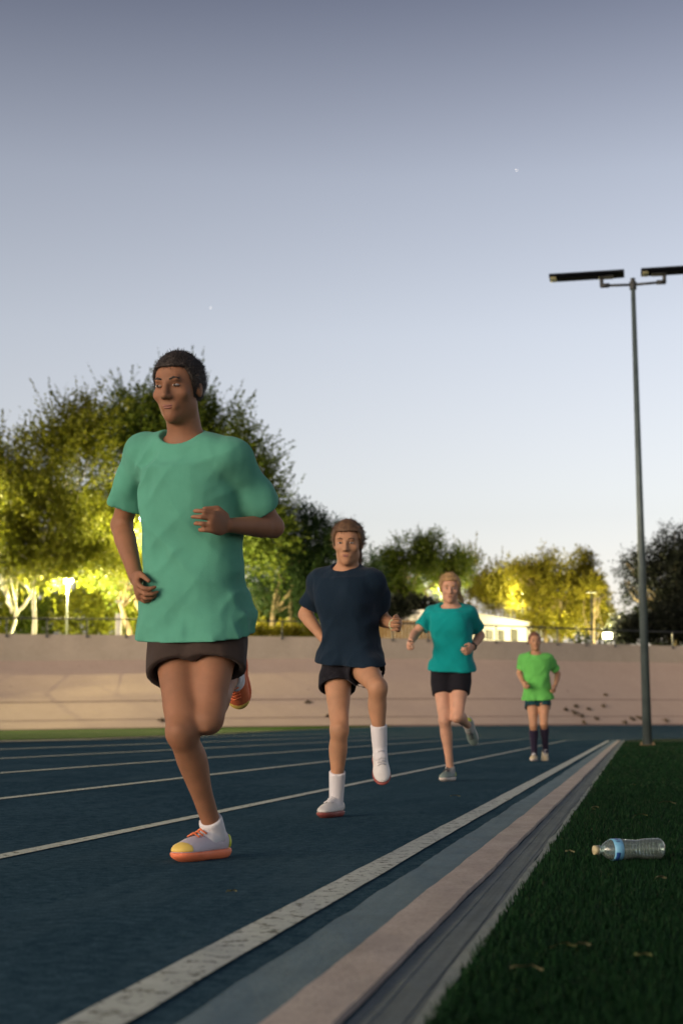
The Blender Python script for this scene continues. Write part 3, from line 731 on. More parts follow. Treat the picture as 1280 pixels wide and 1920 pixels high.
#@@MORE@@
# ------------------------------------------------------------------ implicit surfaces (bodies, clothes, shoes)
class Vol:
    def __init__(s, lo, hi, h):
        s.h = h; s.lo = np.asarray(lo, float) - 3 * h; s.n = np.ceil((np.asarray(hi, float) - s.lo) / h).astype(int) + 4
        s.d = np.full(tuple(s.n), 1.0, np.float32)
    def _sub(s, lo, hi):
        i0 = np.clip(np.floor((np.asarray(lo) - s.lo) / s.h).astype(int), 0, s.n - 1); i1 = np.clip(np.ceil((np.asarray(hi) - s.lo) / s.h).astype(int) + 1, 1, s.n)
        sl = tuple(slice(a, b) for a, b in zip(i0, i1))
        g = [s.lo[k] + np.arange(i0[k], i1[k]) * s.h for k in range(3)]
        X, Y, Z = np.meshgrid(*g, indexing='ij', sparse=False)
        return sl, np.stack([X, Y, Z], -1).astype(np.float32)
    def add(s, prim, k=.02, op='u'):
        fn, lo, hi = prim; m = k + 3 * s.h
        lo = np.asarray(lo) - m; hi = np.asarray(hi) + m
        if np.any(hi < s.lo) or np.any(lo > s.lo + s.n * s.h): return
        sl, P = s._sub(lo, hi); b = fn(P).astype(np.float32); a = s.d[sl]
        if op == 'u':
            q = np.maximum(k - np.abs(a - b), 0) / max(k, 1e-6); s.d[sl] = np.minimum(a, b) - q * q * k * .25
        elif op == 's':
            b = -b; q = np.maximum(k - np.abs(a - b), 0) / max(k, 1e-6); s.d[sl] = np.maximum(a, b) + q * q * k * .25
    def all_pts(s):
        return s._sub(s.lo, s.lo + s.n * s.h)[1]
    def mesh(s, smooth=2):
        d = s.d; neg = d < 0; n = d.shape
        cnt = np.zeros(tuple(k - 1 for k in n), np.int8)
        offs = [(i, j, k) for i in (0, 1) for j in (0, 1) for k in (0, 1)]
        def cs(o, arr): return arr[o[0]:n[0] - 1 + o[0], o[1]:n[1] - 1 + o[1], o[2]:n[2] - 1 + o[2]]
        for o in offs: cnt += cs(o, neg)
        act = (cnt > 0) & (cnt < 8); I = np.argwhere(act); idx = np.full(act.shape, -1, np.int32); idx[act] = np.arange(len(I))
        acc = np.zeros((len(I), 3)); wt = np.zeros(len(I))
        for o in offs:
            for ax in range(3):
                if o[ax]: continue
                o2 = list(o); o2[ax] = 1
                a = d[I[:, 0] + o[0], I[:, 1] + o[1], I[:, 2] + o[2]]; b = d[I[:, 0] + o2[0], I[:, 1] + o2[1], I[:, 2] + o2[2]]
                c = (a < 0) != (b < 0); t = np.where(c, a / np.where(c, a - b, 1), 0)
                p = np.tile(np.array(o, float), (len(I), 1)); p[:, ax] = t
                acc[c] += p[c]; wt[c] += 1
        V = s.lo + (I + acc / wt[:, None]) * s.h
        Fs = []
        for ax in range(3):
            o1, o2 = [(1, 2), (2, 0), (0, 1)][ax]
            a = neg.take(range(n[ax] - 1), ax); b = neg.take(range(1, n[ax]), ax)
            E = np.argwhere(a != b); E = E[(E[:, o1] > 0) & (E[:, o2] > 0) & (E[:, o1] < n[o1] - 1) & (E[:, o2] < n[o2] - 1)]
            q = []
            for u1, u2 in ((1, 1), (0, 1), (0, 0), (1, 0)):
                c = E.copy(); c[:, o1] -= u1; c[:, o2] -= u2; q.append(idx[c[:, 0], c[:, 1], c[:, 2]])
            q = np.stack(q, 1); fl = ~a[E[:, 0], E[:, 1], E[:, 2]]
            q[fl] = q[fl][:, ::-1]; Fs.append(q)
        Fc = np.concatenate(Fs); Fc = Fc[(Fc >= 0).all(1)]
        A = np.concatenate([Fc[:, k] for k in range(4) for kk in (1, 3)]); B = np.concatenate([Fc[:, (k + kk) % 4] for k in range(4) for kk in (1, 3)])
        c = np.maximum(np.bincount(A, minlength=len(V)), 1)
        for _ in range(smooth):
            S = np.stack([np.bincount(A, weights=V[B, j], minlength=len(V)) for j in range(3)], 1)
            V = V * .5 + .5 * S / c[:, None]
        return V, Fc
def obj_vol(name, vol, mat, parent, smooth=1):
    V, Fc = vol.mesh(smooth); return link(name, mesh_np(V, Fc), mat, parent, True)
def A_(p): return np.asarray(p, float)
def cone(a, b, ra, rb):
    a, b = A_(a), A_(b)
    def fn(P):
        ba = b - a; L2 = max(float(ba @ ba), 1e-9); pa = P - a.astype(np.float32)
        t = np.clip((pa @ ba.astype(np.float32)) / L2, 0, 1)
        return np.linalg.norm(pa - t[..., None] * ba.astype(np.float32), axis=-1) - (ra + (rb - ra) * t)
    r = max(ra, rb); return fn, np.minimum(a, b) - r, np.maximum(a, b) + r
def chain(pts, rad):
    """limb with a shaped outline: radii at points, one primitive"""
    pts = [A_(p) for p in pts]
    def fn(P):
        o = None
        for i in range(len(pts) - 1):
            d = cone(pts[i], pts[i + 1], rad[i], rad[i + 1])[0](P); o = d if o is None else np.minimum(o, d)
        return o
    r = max(rad); return fn, np.min(pts, 0) - r, np.max(pts, 0) + r
def ell(c, ax, rad):
    """ellipsoid: centre, 3x3 rows = axes, radii"""
    c = A_(c); ax = A_(ax); rad = A_(rad)
    def fn(P):
        q = (P - c.astype(np.float32)) @ ax.T.astype(np.float32); k0 = np.linalg.norm(q / rad, axis=-1); k1 = np.linalg.norm(q / (rad * rad), axis=-1)
        return k0 * (k0 - 1) / np.maximum(k1, 1e-6)
    r = np.sqrt(((ax * rad[:, None]) ** 2).sum(0)); return fn, c - r, c + r
def unit(v): v = A_(v); return v / max(np.linalg.norm(v), 1e-9)
def frame(fwd, up):   # rows: right-hand side x, forward y, up z
    up = unit(up); f = A_(fwd) - up * (A_(fwd) @ up); f = unit(f); return np.array([np.cross(f, up), f, up])
def etube(a, b, side, fw, ra, rb):
    a, b, side, fw = A_(a), A_(b), A_(side), A_(fw); u = unit(b - a); L_ = float(np.linalg.norm(b - a))
    def fn(P):
        q = P - a.astype(np.float32); t = q @ u.astype(np.float32); f = np.clip(t / L_, 0, 1)
        w = ra[0] + (rb[0] - ra[0]) * f; d = ra[1] + (rb[1] - ra[1]) * f
        x = q @ side.astype(np.float32) / w; y = q @ fw.astype(np.float32) / d
        rr = (np.abs(x) ** 2.3 + np.abs(y) ** 2.3) ** (1 / 2.3)
        return np.maximum((rr - 1) * np.minimum(w, d), np.maximum(-t, t - L_))
    m = max(ra[0], rb[0], ra[1], rb[1]); return fn, np.minimum(a, b) - m, np.maximum(a, b) + m
def folds(P, c, up, side, amp, seed, drape):
    q = (P - c.astype(np.float32)); z = q @ up.astype(np.float32); x = q @ side.astype(np.float32); y = q @ np.cross(up, side).astype(np.float32)
    def ridge(v): return 1 - np.abs(2 * v - 1)
    n1 = ridge(vnoise(np.stack([x * 13 + seed, y * 13, z * 3.2 + 3], -1)))                    # hanging folds
    n2 = ridge(vnoise(np.stack([(x + z * .8) * 9 + seed, y * 6 + 5, (z - x * .8) * 3.5], -1)))     # diagonal pulls
    n3 = ridge(vnoise(np.stack([(x - z * .9) * 12 + 9, y * 7 + seed, (z + x * .9) * 5], -1)))
    low = np.clip((.05 - z) / .28, 0, 1)
    return amp * (drape * low * (n1 - .5) * 1.1 + (n2 - .5) * .9 + (n3 - .5) * .7)
def inflate(prim, r, wr=0.0, ws=9.0, seed=0.0, wdir=(1, 1, .5)):
    fn, lo, hi = prim
    def g(P):
        d = fn(P) - r
        if wr:
            mk = np.abs(d) < .05; d[mk] -= wr * (vnoise((P[mk] * np.asarray(wdir) * ws + seed)) - .5) * 2
        return d
    return g, lo - r - wr, hi + r + wr
def cut(prim, p, n):  # keep the side where (x-p).n < 0
    fn, lo, hi = prim; p = A_(p); n = unit(n)
    return (lambda P: np.maximum(fn(P), (P - p) @ n)), lo, hi

def hand(vol, wrist, fdir, palm_n, thumb_side, k, curl):
    """palm, five curled fingers of different length; palm_n = the way the palm faces"""
    f = unit(fdir); n = unit(A_(palm_n) - f * (A_(palm_n) @ f)); s_ = unit(np.cross(f, n)); s_ = s_ * (1 if s_ @ A_(thumb_side) > 0 else -1)
    pc = A_(wrist) + f * .048 * k
    vol.add(ell(pc, [s_, f, n], [.040 * k, .052 * k, .015 * k]), .012)
    for i, (o, ln) in enumerate(((.029, .072), (.010, .080), (-.010, .075), (-.028, .060))):
        b = pc + f * (.036 - .004 * abs(i - 1)) * k + s_ * o * k; d = f; seg = [b - f * .015 * k]; seg.append(b)
        for j, (fr, cu) in enumerate(((.46, .55), (.30, 1.0), (.24, .75))):
            a = curl * cu * (1 + .12 * i); d = unit(d * math.cos(a) + n * math.sin(a)) if j == 0 else unit(d * math.cos(a) + np.cross(s_, d) * math.sin(a) * (1 if np.cross(s_, f) @ n > 0 else -1))
            seg.append(seg[-1] + d * ln * fr * k)
        vol.add(chain(seg, [.0092 * k, .0088 * k, .0082 * k, .0075 * k, .0066 * k]), .004)
    tb = A_(wrist) + f * .022 * k + s_ * .028 * k; d1 = unit(f * .75 + s_ * .55 + n * .35); d2 = unit(f * .85 + n * .5 - s_ * .15)
    vol.add(chain([tb, tb + d1 * .034 * k, tb + d1 * .034 * k + d2 * .026 * k, tb + d1 * .034 * k + d2 * .046 * k], [.013 * k, .0105 * k, .009 * k, .0075 * k]), .008)

def runner(name_label, J, S, fwd, hd_fwd, mats, h, opts):
    """J: joints in world space; S: body scale"""
    k = S
    up_t = unit(J['neck'] - J['pelvis']); ft = frame(fwd, up_t)
    sh = unit(J['shl'] - J['shr']); fch = unit(np.cross(up_t, sh)); fch = fch if fch @ A_(fwd) > 0 else -fch; FCH = np.array([sh, fch, unit(np.cross(sh, fch)) * (1 if np.cross(sh, fch) @ up_t > 0 else -1)])
    hp = unit(J['hl'] - J['hr']); fpl = np.cross(up_t, hp); fpl = unit(fpl if fpl @ A_(fwd) > 0 else -fpl); FPL = np.array([hp, fpl, up_t])
    allp = np.array(list(J.values())); lo = allp.min(0) - .22; hi = allp.max(0) + .22
    T = empty('person', (J['pelvis'][0], J['pelvis'][1], 0.0), name_label, 'person', 'runners on the track')
    chest = J['neck'] * .66 + J['pelvis'] * .34; waist = J['neck'] * .30 + J['pelvis'] * .70
    Lt = np.linalg.norm(J['neck'] - J['pelvis'])
    bw = opts.get('bw', 1.0)
    def torso(q):   # q: extra width multiplier
        return [ell(chest + fch * -.005, FCH, [.152 * k * bw * q, .105 * k * q, .36 * Lt]),
                ell(waist, FPL, [.132 * k * bw * q, .092 * k * q, .26 * Lt]),
                ell(J['pelvis'] + up_t * .01 - fpl * .015, FPL, [.162 * k * bw * q, .112 * k * q, .115 * k]),
                cone(J['shr'] * .9 + J['neck'] * .1, J['neck'] - up_t * .045 * k, .046 * k, .050 * k), cone(J['shl'] * .9 + J['neck'] * .1, J['neck'] - up_t * .045 * k, .046 * k, .050 * k),
                ell(J['neck'] * .5 + J['shl'] * .5 - up_t * .02 * k, FCH, [.08 * k, .046 * k, .040 * k]), ell(J['neck'] * .5 + J['shr'] * .5 - up_t * .02 * k, FCH, [.08 * k, .046 * k, .040 * k])]
    bust = []
    if opts.get('bust'):
        for s_ in (-1, 1): bust.append(ell(chest + sh * s_ * .066 * k + fch * .085 * k - up_t * .0, FCH, [.06 * k, .045 * k, .06 * k]))
    def thigh(a, b, q=0.0):
        d = b - a; return chain([a, a + d * .25, a + d * .6, a + d * .85, b], [.080 * k + q, .079 * k + q, .062 * k + q, .050 * k + q, .046 * k + q])
    def uarm(a, b, q=0.0):
        d = b - a; return chain([a, a + d * .3, a + d * .6, b], [.050 * k + q, .045 * k + q, .041 * k + q, .034 * k + q])
    v = Vol(lo, hi, h)
    for p in torso(.95): v.add(p, .05)
    for p in bust: v.add(p, .03)
    # neck and head
    hf = frame(hd_fwd, opts.get('hup', up_t)); H0 = J['head']
    def hp_(x, y, z): return H0 + (hf[0] * x + hf[1] * y + hf[2] * z) * k
    v.add(cone(J['neck'] - up_t * .02, hp_(0, -.012, -.055), .060 * k, .054 * k), .03)
    v.add(ell(hp_(0, -.012, .030), hf, A_([.073, .094, .084]) * k), .01)
    v.add(ell(hp_(0, .022, -.035), hf, A_([.058, .064, .074]) * k), .03)
    v.add(cone(hp_(-.034, .0, -.068), hp_(0, .058, -.092), .022 * k, .021 * k), .02); v.add(cone(hp_(.034, .0, -.068), hp_(0, .058, -.092), .022 * k, .021 * k), .02)
    for s_ in (-1, 1):
        v.add(ell(hp_(s_ * .040, .056, -.022), hf, A_([.024, .020, .020]) * k), .015)
        v.add(ell(hp_(s_ * .074, -.008, -.006), hf, A_([.010, .019, .031]) * k), .006)
    v.add(cone(hp_(-.034, .076, .026), hp_(.034, .076, .026), .011 * k, .011 * k), .012)
    for s_ in (-1, 1): v.add(ell(hp_(s_ * .031, .094, .006), hf, A_([.019, .019, .012]) * k), .010, 's')
    v.add(chain([hp_(0, .082, .018), hp_(0, .096, -.010), hp_(0, .103, -.027)], [.009 * k, .011 * k, .0125 * k]), .008)
    for s_ in (-1, 1): v.add(ell(hp_(s_ * .012, .091, -.031), hf, A_([.009, .010, .008]) * k), .006)
    v.add(cone(hp_(-.020, .074, -.062), hp_(.020, .074, -.062), .009 * k, .009 * k), .014)
    # legs
    for sd in 'lr':
        a, b, c, t = J['h' + sd], J['k' + sd], J['a' + sd], J['t' + sd]
        v.add(thigh(a, b), .035); v.add(ell(b + unit(b - a) * .004, frame(unit(b - a) * .5 + unit(b - c) * .5 + A_(fwd) * .2, unit(b - c)), A_([.038, .036, .044]) * k), .02)
        kf = -unit(unit(a - b) + unit(c - b)) if np.linalg.norm(unit(a - b) + unit(c - b)) > .2 else A_(fwd)
        v.add(ell(b + kf * .036 * k, frame(kf, unit(b - c)), A_([.021, .013, .025]) * k), .012)
        for s_ in (-1, 1): v.add(ell(b + (a - b) * (.17 if s_ > 0 else .22) + hp * s_ * .026 * k + kf * .018 * k, frame(kf, unit(a - b)), A_([.022, .020, .048]) * k), .02)
        d = c - b; back = unit(unit(a - b) + unit(c - b)) if np.linalg.norm(unit(a - b) + unit(c - b)) > .25 else -A_(fwd)
        bk = back - unit(d) * (back @ unit(d)); bk = unit(bk)
        v.add(chain([b, b + d * .28 + bk * .012, b + d * .62 + bk * .006, c], [.043 * k, .047 * k, .034 * k, .029 * k]), .025)
        v.add(ell(b + d * .30 + bk * .030, frame(bk, unit(d)), A_([.041, .029, .095]) * k), .025)
        v.add(cone(c, c * .6 + t * .4, .033 * k, .024 * k), .02)
    # arms
    for sd in 'lr':
        a, b, c = J['sh' + sd], J['e' + sd], J['w' + sd]; d = c - b
        v.add(uarm(a, b), .03); v.add(ell(a, FCH, A_([.056, .054, .056]) * k), .03)
        v.add(chain([b, b + d * .25, b + d * .65, c], [.035 * k, .039 * k, .030 * k, .0235 * k]), .02)
        inward = (J['pelvis'] + J['neck']) * .5 - c; inward = unit(inward - up_t * (inward @ up_t))
        hd_ = unit(d) * .9 + A_(fwd) * .15 + A_([0, 0, .1])
        hand(v, c, hd_, inward, A_([0, 0, 1]) + A_(fwd) * .3, k * 1.02, opts.get('curl', .75))
    obj_vol('body', v, mats['skin'], T)
    # face parts
    for s_ in (-1, 1):
        mb = MB(); c = hp_(s_ * .031, .0765, .006); M3 = Matrix([list(hf[0]), list(hf[1]), list(hf[2])]).transposed()
        def uv(mb, c, r, sx=1, sy=1, sz=1, nu=12, nv=8):
            V = []; Fc = []
            for j in range(nv + 1):
                th = math.pi * j / nv
                for i in range(nu):
                    ph = 2 * math.pi * i / nu; V.append(A_(c) + (hf[0] * math.sin(th) * math.cos(ph) * sx + hf[1] * math.sin(th) * math.sin(ph) * sy + hf[2] * math.cos(th) * sz) * r)
            for j in range(nv):
                for i in range(nu):
                    i2 = (i + 1) % nu; Fc.append((j * nu + i, j * nu + i2, (j + 1) * nu + i2, (j + 1) * nu + i))
            mb.add(V, Fc)
        uv(mb, c, .0120 * k, .98, 1, .40); ey = mb.build('eye', MP['eyewhite'], T, True)
        mb = MB(); uv(mb, hp_(s_ * .031, .0838, .0062), .0056 * k, 1, .9, .85); mb.build('iris', MP['iris'], ey, True)
        mb = MB(); mb.tube([hp_(s_ * .014, .0855, .026), hp_(s_ * .030, .086, .0315), hp_(s_ * .047, .077, .027)], [.0035 * k, .0042 * k, .002 * k], 6); mb.build('eyebrow', mats['hair'], T, True)
    mb = MB(); mb.tube([hp_(-.025, .0785, -.0605), hp_(-.012, .0855, -.0585), hp_(0, .0868, -.0595), hp_(.012, .0855, -.0585), hp_(.025, .0785, -.0605)], [.0008, .0030 * k, .0030 * k, .0030 * k, .0008], 7)
    mb.tube([hp_(-.022, .0785, -.0635), hp_(-.008, .0850, -.0665), hp_(.008, .0850, -.0665), hp_(.022, .0785, -.0635)], [.0008, .0040 * k, .0040 * k, .0008], 7); mb.build('lips', mats['lips'], T, True)
    # hair
    if opts.get('hair', 'short') != 'none':
        st = opts.get('hair', 'short'); th = {'short': .010, 'long': .014, 'crop': .005}[st]
        hv = Vol(H0 - .26 * k, H0 + .2 * k, max(h * .8, .004))
        base = ell(hp_(0, -.014, .032), hf, A_([.073 + th, .094 + th, .084 + th]) * k)
        hl = .060 if st != 'crop' else .066
        def hfn(P, base=base):
            q = (P - H0.astype(np.float32)) @ hf.T.astype(np.float32) / k
            d = base[0](P); mk = np.abs(d) < .02; d[mk] -= .005 * (vnoise(q[mk] * np.array([60, 22, 22])) - .5)
            face = np.minimum(q[..., 1] - .012 - np.clip((q[..., 2] - .03) * .9, -.02, .05), 10)       # forward of this is face
            low = -(q[..., 2] + (.045 if st != 'crop' else .02)) - np.clip(-q[..., 1] * .45, -.1, .05)
            fr = np.maximum(face, (hl - q[..., 2]))       # face window
            fr2 = np.minimum(np.maximum(q[..., 1] - .035, -1), 1)
            win = np.maximum(np.minimum(q[..., 1] - .028, .5), 0) * 0 + np.minimum(q[..., 1] - .018 - (q[..., 2] + .02) * .35, hl - q[..., 2] + q[..., 1] * .12)
            return np.maximum(np.maximum(d, win), low)
        hv.add((hfn, base[1], base[2]), .003)
        if st == 'long':
            a = hp_(0, -.098, .03); pt = opts.get('pony', A_([0, 0, 0]))
            hv.add(chain([a, hp_(0, -.135, .035) + pt * .3, hp_(0, -.15, -.02) + pt * .6, hp_(0, -.14, -.09) + pt, hp_(0, -.13, -.15) + pt * 1.3], [.02 * k, .026 * k, .028 * k, .022 * k, .008 * k]), .01)
        Vh_, Fh_ = hv.mesh(1); rh = np.random.RandomState(4); pick = rh.randint(0, len(Vh_), 9000 if st != 'crop' else 2500)
        Ph = Vh_[pick] + rh.normal(0, .001, (len(pick), 3)); nr = Ph - H0; nr /= np.linalg.norm(nr, axis=1)[:, None]
        flow = -hf[1] * .8 - hf[2] * .5; gd = nr * (.55 if st != 'long' else .22) + flow + rh.normal(0, .35, nr.shape); gd /= np.linalg.norm(gd, axis=1)[:, None]
        ln_ = rh.uniform(.006, .020, len(Ph))[:, None] * (1.6 if st == 'long' else .9) * k; sd2 = np.cross(gd, nr); sd2 /= np.linalg.norm(sd2, axis=1)[:, None] + 1e-9
        B_ = np.stack([Ph - sd2 * .0009, Ph + sd2 * .0009, Ph + gd * ln_ + sd2 * .0003, Ph + gd * ln_ - sd2 * .0003], 1).reshape(-1, 3)
        Fc_ = np.concatenate([Fh_, np.arange(len(B_)).reshape(-1, 4) + len(Vh_)]); link('hair', mesh_np(np.concatenate([Vh_, B_]), Fc_), mats['hair'], T, True)
    if opts.get('cap'):
        cv = Vol(H0 - .2 * k, H0 + .22 * k, .004)
        cp = ell(hp_(0, -.012, .034), hf, A_([.088, .108, .098]) * k)
        cv.add(cut(cp, hp_(0, 0, .050), -hf[2]), .004)
        br = ell(hp_(0, .105, .054), frame(hf[1] * 1 - hf[2] * .18, hf[2]), A_([.062, .062, .009]) * k); cv.add(br, .01)
        obj_vol('cap', cv, opts['cap'], T)
    # shirt
    wr = opts.get('wr', .010); hem = opts['hem']; q = opts.get('loose', 1.12)
    sv = Vol(lo, hi, h)
    tq = torso(q)
    for i, p in enumerate(tq):
        if i in (1, 2) and not opts.get('fitted'): continue
        sv.add(inflate(p, .010 * k), .05)
    for p in bust: sv.add(inflate(p, .012 * k), .05)
    sk = opts.get('skirt', .02); hemc = J['pelvis'] - up_t * hem
    dr = J['pelvis'] - chest
    sv.add(etube(chest + up_t * .10 * k + fch * .0, hemc - up_t * .03 - fpl * .01, hp, fpl, (.148 * bw * q * k, .100 * q * k), ((.186 * bw + sk) * k, (.140 + sk) * k)), .06)
    for sd in 'lr':
        a, b = J['h' + sd], J['k' + sd]; d = b - a; ex_ = .0 if opts.get('tight') else .010
        sv.add(cone(a, a + d * .34, (.096 + ex_) * k, (.100 + ex_) * k), .05)
    mk = np.abs(sv.d) < .05; PT = (sv.lo + np.argwhere(mk) * sv.h).astype(np.float32)
    sv.d[mk] -= folds(PT, waist, up_t, hp, wr, opts.get('seed', 1.0), 1.0)
    Pn = (hemc, -up_t + A_(opts.get('hemtilt', (0, 0, 0))))
    pts_ = sv.all_pts()
    n_ = unit(Pn[1]); sv.d = np.maximum(sv.d, ((pts_ - Pn[0].astype(np.float32)) @ n_.astype(np.float32)))
    # hollow under the hem
    q5 = (Pn[0] + up_t * .05).astype(np.float32)
    sv.d = np.maximum(sv.d, -np.maximum(sv.d + .015, -((pts_ - q5) @ n_.astype(np.float32))))
    for sd in 'lr':
        a, b = J['sh' + sd], J['e' + sd]; d = b - a; fr = opts.get('sleeve', .62); e_ = a + d * fr
        slv = chain([a, a + d * fr * .5, a + d * (fr + .1)], [.060 * k, .062 * k, .070 * k])
        sv.add(ell(a, FCH, A_([.058, .056, .056]) * k), .03)
        sl = cut(inflate(slv, 0, wr * 1.0, 17, 5.0, (1, 1, .6)), e_, d); sv.add(sl, .03)
    ncut = ell(J['neck'] + up_t * .022 * k + fch * .028 * k, FCH, A_([.078 + opts.get('nk', 0), .070, .042 + opts.get('nk', 0)]) * k); sv.add(ncut, .008, 's')
    obj_vol('shirt', sv, mats['shirt'], T, 1)
    # shorts
    pv = Vol(lo, hi, h); sf = opts.get('short_len', .5); tight = opts.get('tight', 0.0)
    pv.add(inflate(ell(J['pelvis'] + up_t * .01 - fpl * .015, FPL, A_([.160 * bw, .112, .125]) * k), .008, .004, 10, 2), .03)
    for sd in 'lr':
        a, b = J['h' + sd], J['k' + sd]; d = b - a; e_ = a + d * sf
        loose_ = .014 + (0 if tight else .012)
        leg = chain([a + d * .06, a + d * .25, a + d * .62], [.086 * k, (.084 + loose_ * .7) * k, ((.068 if tight else .084) + loose_) * k])
        pv.add(cut(inflate(leg, 0, 0.0 if tight else .012, 13, 4.0, (1, 1, .35)), e_, d), .03)
        if not tight: pv.add(cut(thigh(a, b, .017), e_ - unit(d) * .035, -d), .004, 's')
    obj_vol('shorts', pv, mats['shorts'], T)
    # socks and shoes
    for sd in 'lr':
        b, c, t = J['k' + sd], J['a' + sd], J['t' + sd]; d = c - b; ft_ = unit(t - c)
        upf = unit(-unit(d)); solen = A_(J.get('sole' + sd, None)) if J.get('sole' + sd) is not None else None
        sl = opts.get('sock', .2)
        back = unit(unit(J['h' + sd] - b) + unit(c - b)) if np.linalg.norm(unit(J['h' + sd] - b) + unit(c - b)) > .25 else -A_(fwd)
        bk = back - unit(d) * (back @ unit(d)); bk = unit(bk)
        so = Vol(np.minimum(b, c) - .12, np.maximum(b, c) + .12, min(h, .006))
        shin = chain([b, b + d * .28 + bk * .012, b + d * .62 + bk * .006, c, c + (t - c) * .3], [.054 * k, .058 * k, .044 * k, .038 * k, .038 * k])
        so.add(shin, .005)
        if sl > .4: so.add(ell(b + d * .30 + bk * .030, frame(bk, unit(d)), A_([.048, .035, .104]) * k), .03)
        pts2 = so.all_pts(); so.d = np.maximum(so.d, (pts2 - (c - d * sl)) @ (-unit(d)))
        obj_vol('sock', so, mats['sock'], T)
        # shoe: heel under the ankle, toe forward; sole normal
        heel = c + unit(d) * .0
        sn = unit(np.cross(np.cross(t - c, d), t - c)); sn = -sn if sn @ unit(d) > 0 else sn      # up out of the sole
        soledir = unit(t - c) ; 
        sv_ = J['so' + sd]; su = unit(sv_); fd = unit((t - c) - su * ((t - c) @ su))
        if abs(su[2]) < .98: fd = unit(t - c); su = unit(su - fd * (su @ fd))
        hc = c - su * (.058 * k) - fd * .030 * k     # centre of heel, at sole level
        sx = np.cross(fd, su)
        sh_ = Vol(c - .3, c + .3, min(h, .0055))
        def sp(y, z, x=0): return hc + fd * y * k + su * z * k + sx * x * k
        sh_.add(ell(sp(.02, .038), [sx, fd, su], A_([.036, .052, .044]) * k), .01)
        sh_.add(ell(sp(.10, .030), [sx, fd, su], A_([.040, .085, .036]) * k), .03)
        sh_.add(ell(sp(.17, .022), [sx, fd, su], A_([.043, .062, .027]) * k), .03)
        sh_.add(ell(sp(.045, .068), [sx, fd, su], A_([.030, .040, .030]) * k), .02)
        p2 = sh_.all_pts(); sh_.d = np.maximum(sh_.d, (p2 - sp(0, .016)) @ (-su))
        sh_.add(cone(c + unit(d) * -.10, c + fd * .0 - su * .01, .036 * k, .034 * k), .004, 's')
        shoe = obj_vol('shoe', sh_, mats.get('shoe' + sd, mats['shoe']), T)
        s2 = Vol(c - .3, c + .3, min(h, .0055))
        s2.add(ell(sp(.02, .008), [sx, fd, su], A_([.039, .062, .030]) * k), .01); s2.add(ell(sp(.10, .008), [sx, fd, su], A_([.038, .09, .024]) * k), .03); s2.add(ell(sp(.165, .012), [sx, fd, su], A_([.047, .075, .026]) * k), .03)
        s2.d = np.maximum(s2.d, (p2 - sp(0, .017)) @ su); s2.d = np.maximum(s2.d, (p2 - sp(0, -.014)) @ (-su))
        obj_vol('sole', s2, mats['sole'], shoe)
        s3 = Vol(c - .3, c + .3, min(h, .0055)); s3.add(ell(sp(.012, .036), [sx, fd, su], A_([.0385, .050, .046]) * k), .01)
        s3.d = np.maximum(s3.d, (p2 - sp(-.005, .0)) @ fd); s3.d = np.maximum(s3.d, (p2 - sp(0, .018)) @ (-su)); s3.d = np.maximum(s3.d, (p2 - sp(0, .062)) @ su)
        obj_vol('heel_counter', s3, mats['heel'], shoe)
        if mats.get('toe'):
            s4 = Vol(c - .3, c + .3, min(h, .0055)); s4.add(ell(sp(.17, .022), [sx, fd, su], A_([.0455, .0645, .0295]) * k), .01)
            s4.d = np.maximum(s4.d, (p2 - sp(.185, .0)) @ (-fd)); s4.d = np.maximum(s4.d, (p2 - sp(0, .018)) @ (-su)); obj_vol('toe_cap', s4, mats['toe'], shoe)
        mb = MB()
        for q_ in range(5):
            y = .066 + q_ * .018; z = (.094, .083, .0745, .0695, .066)[q_]
            mb.tube([sp(y, z - .004, -.022), sp(y + .004, z + .009, 0), sp(y + .008, z - .004, .022)], .0032 * k, 5)
        mb.build('laces', mats['lace'], shoe, True)
    return T

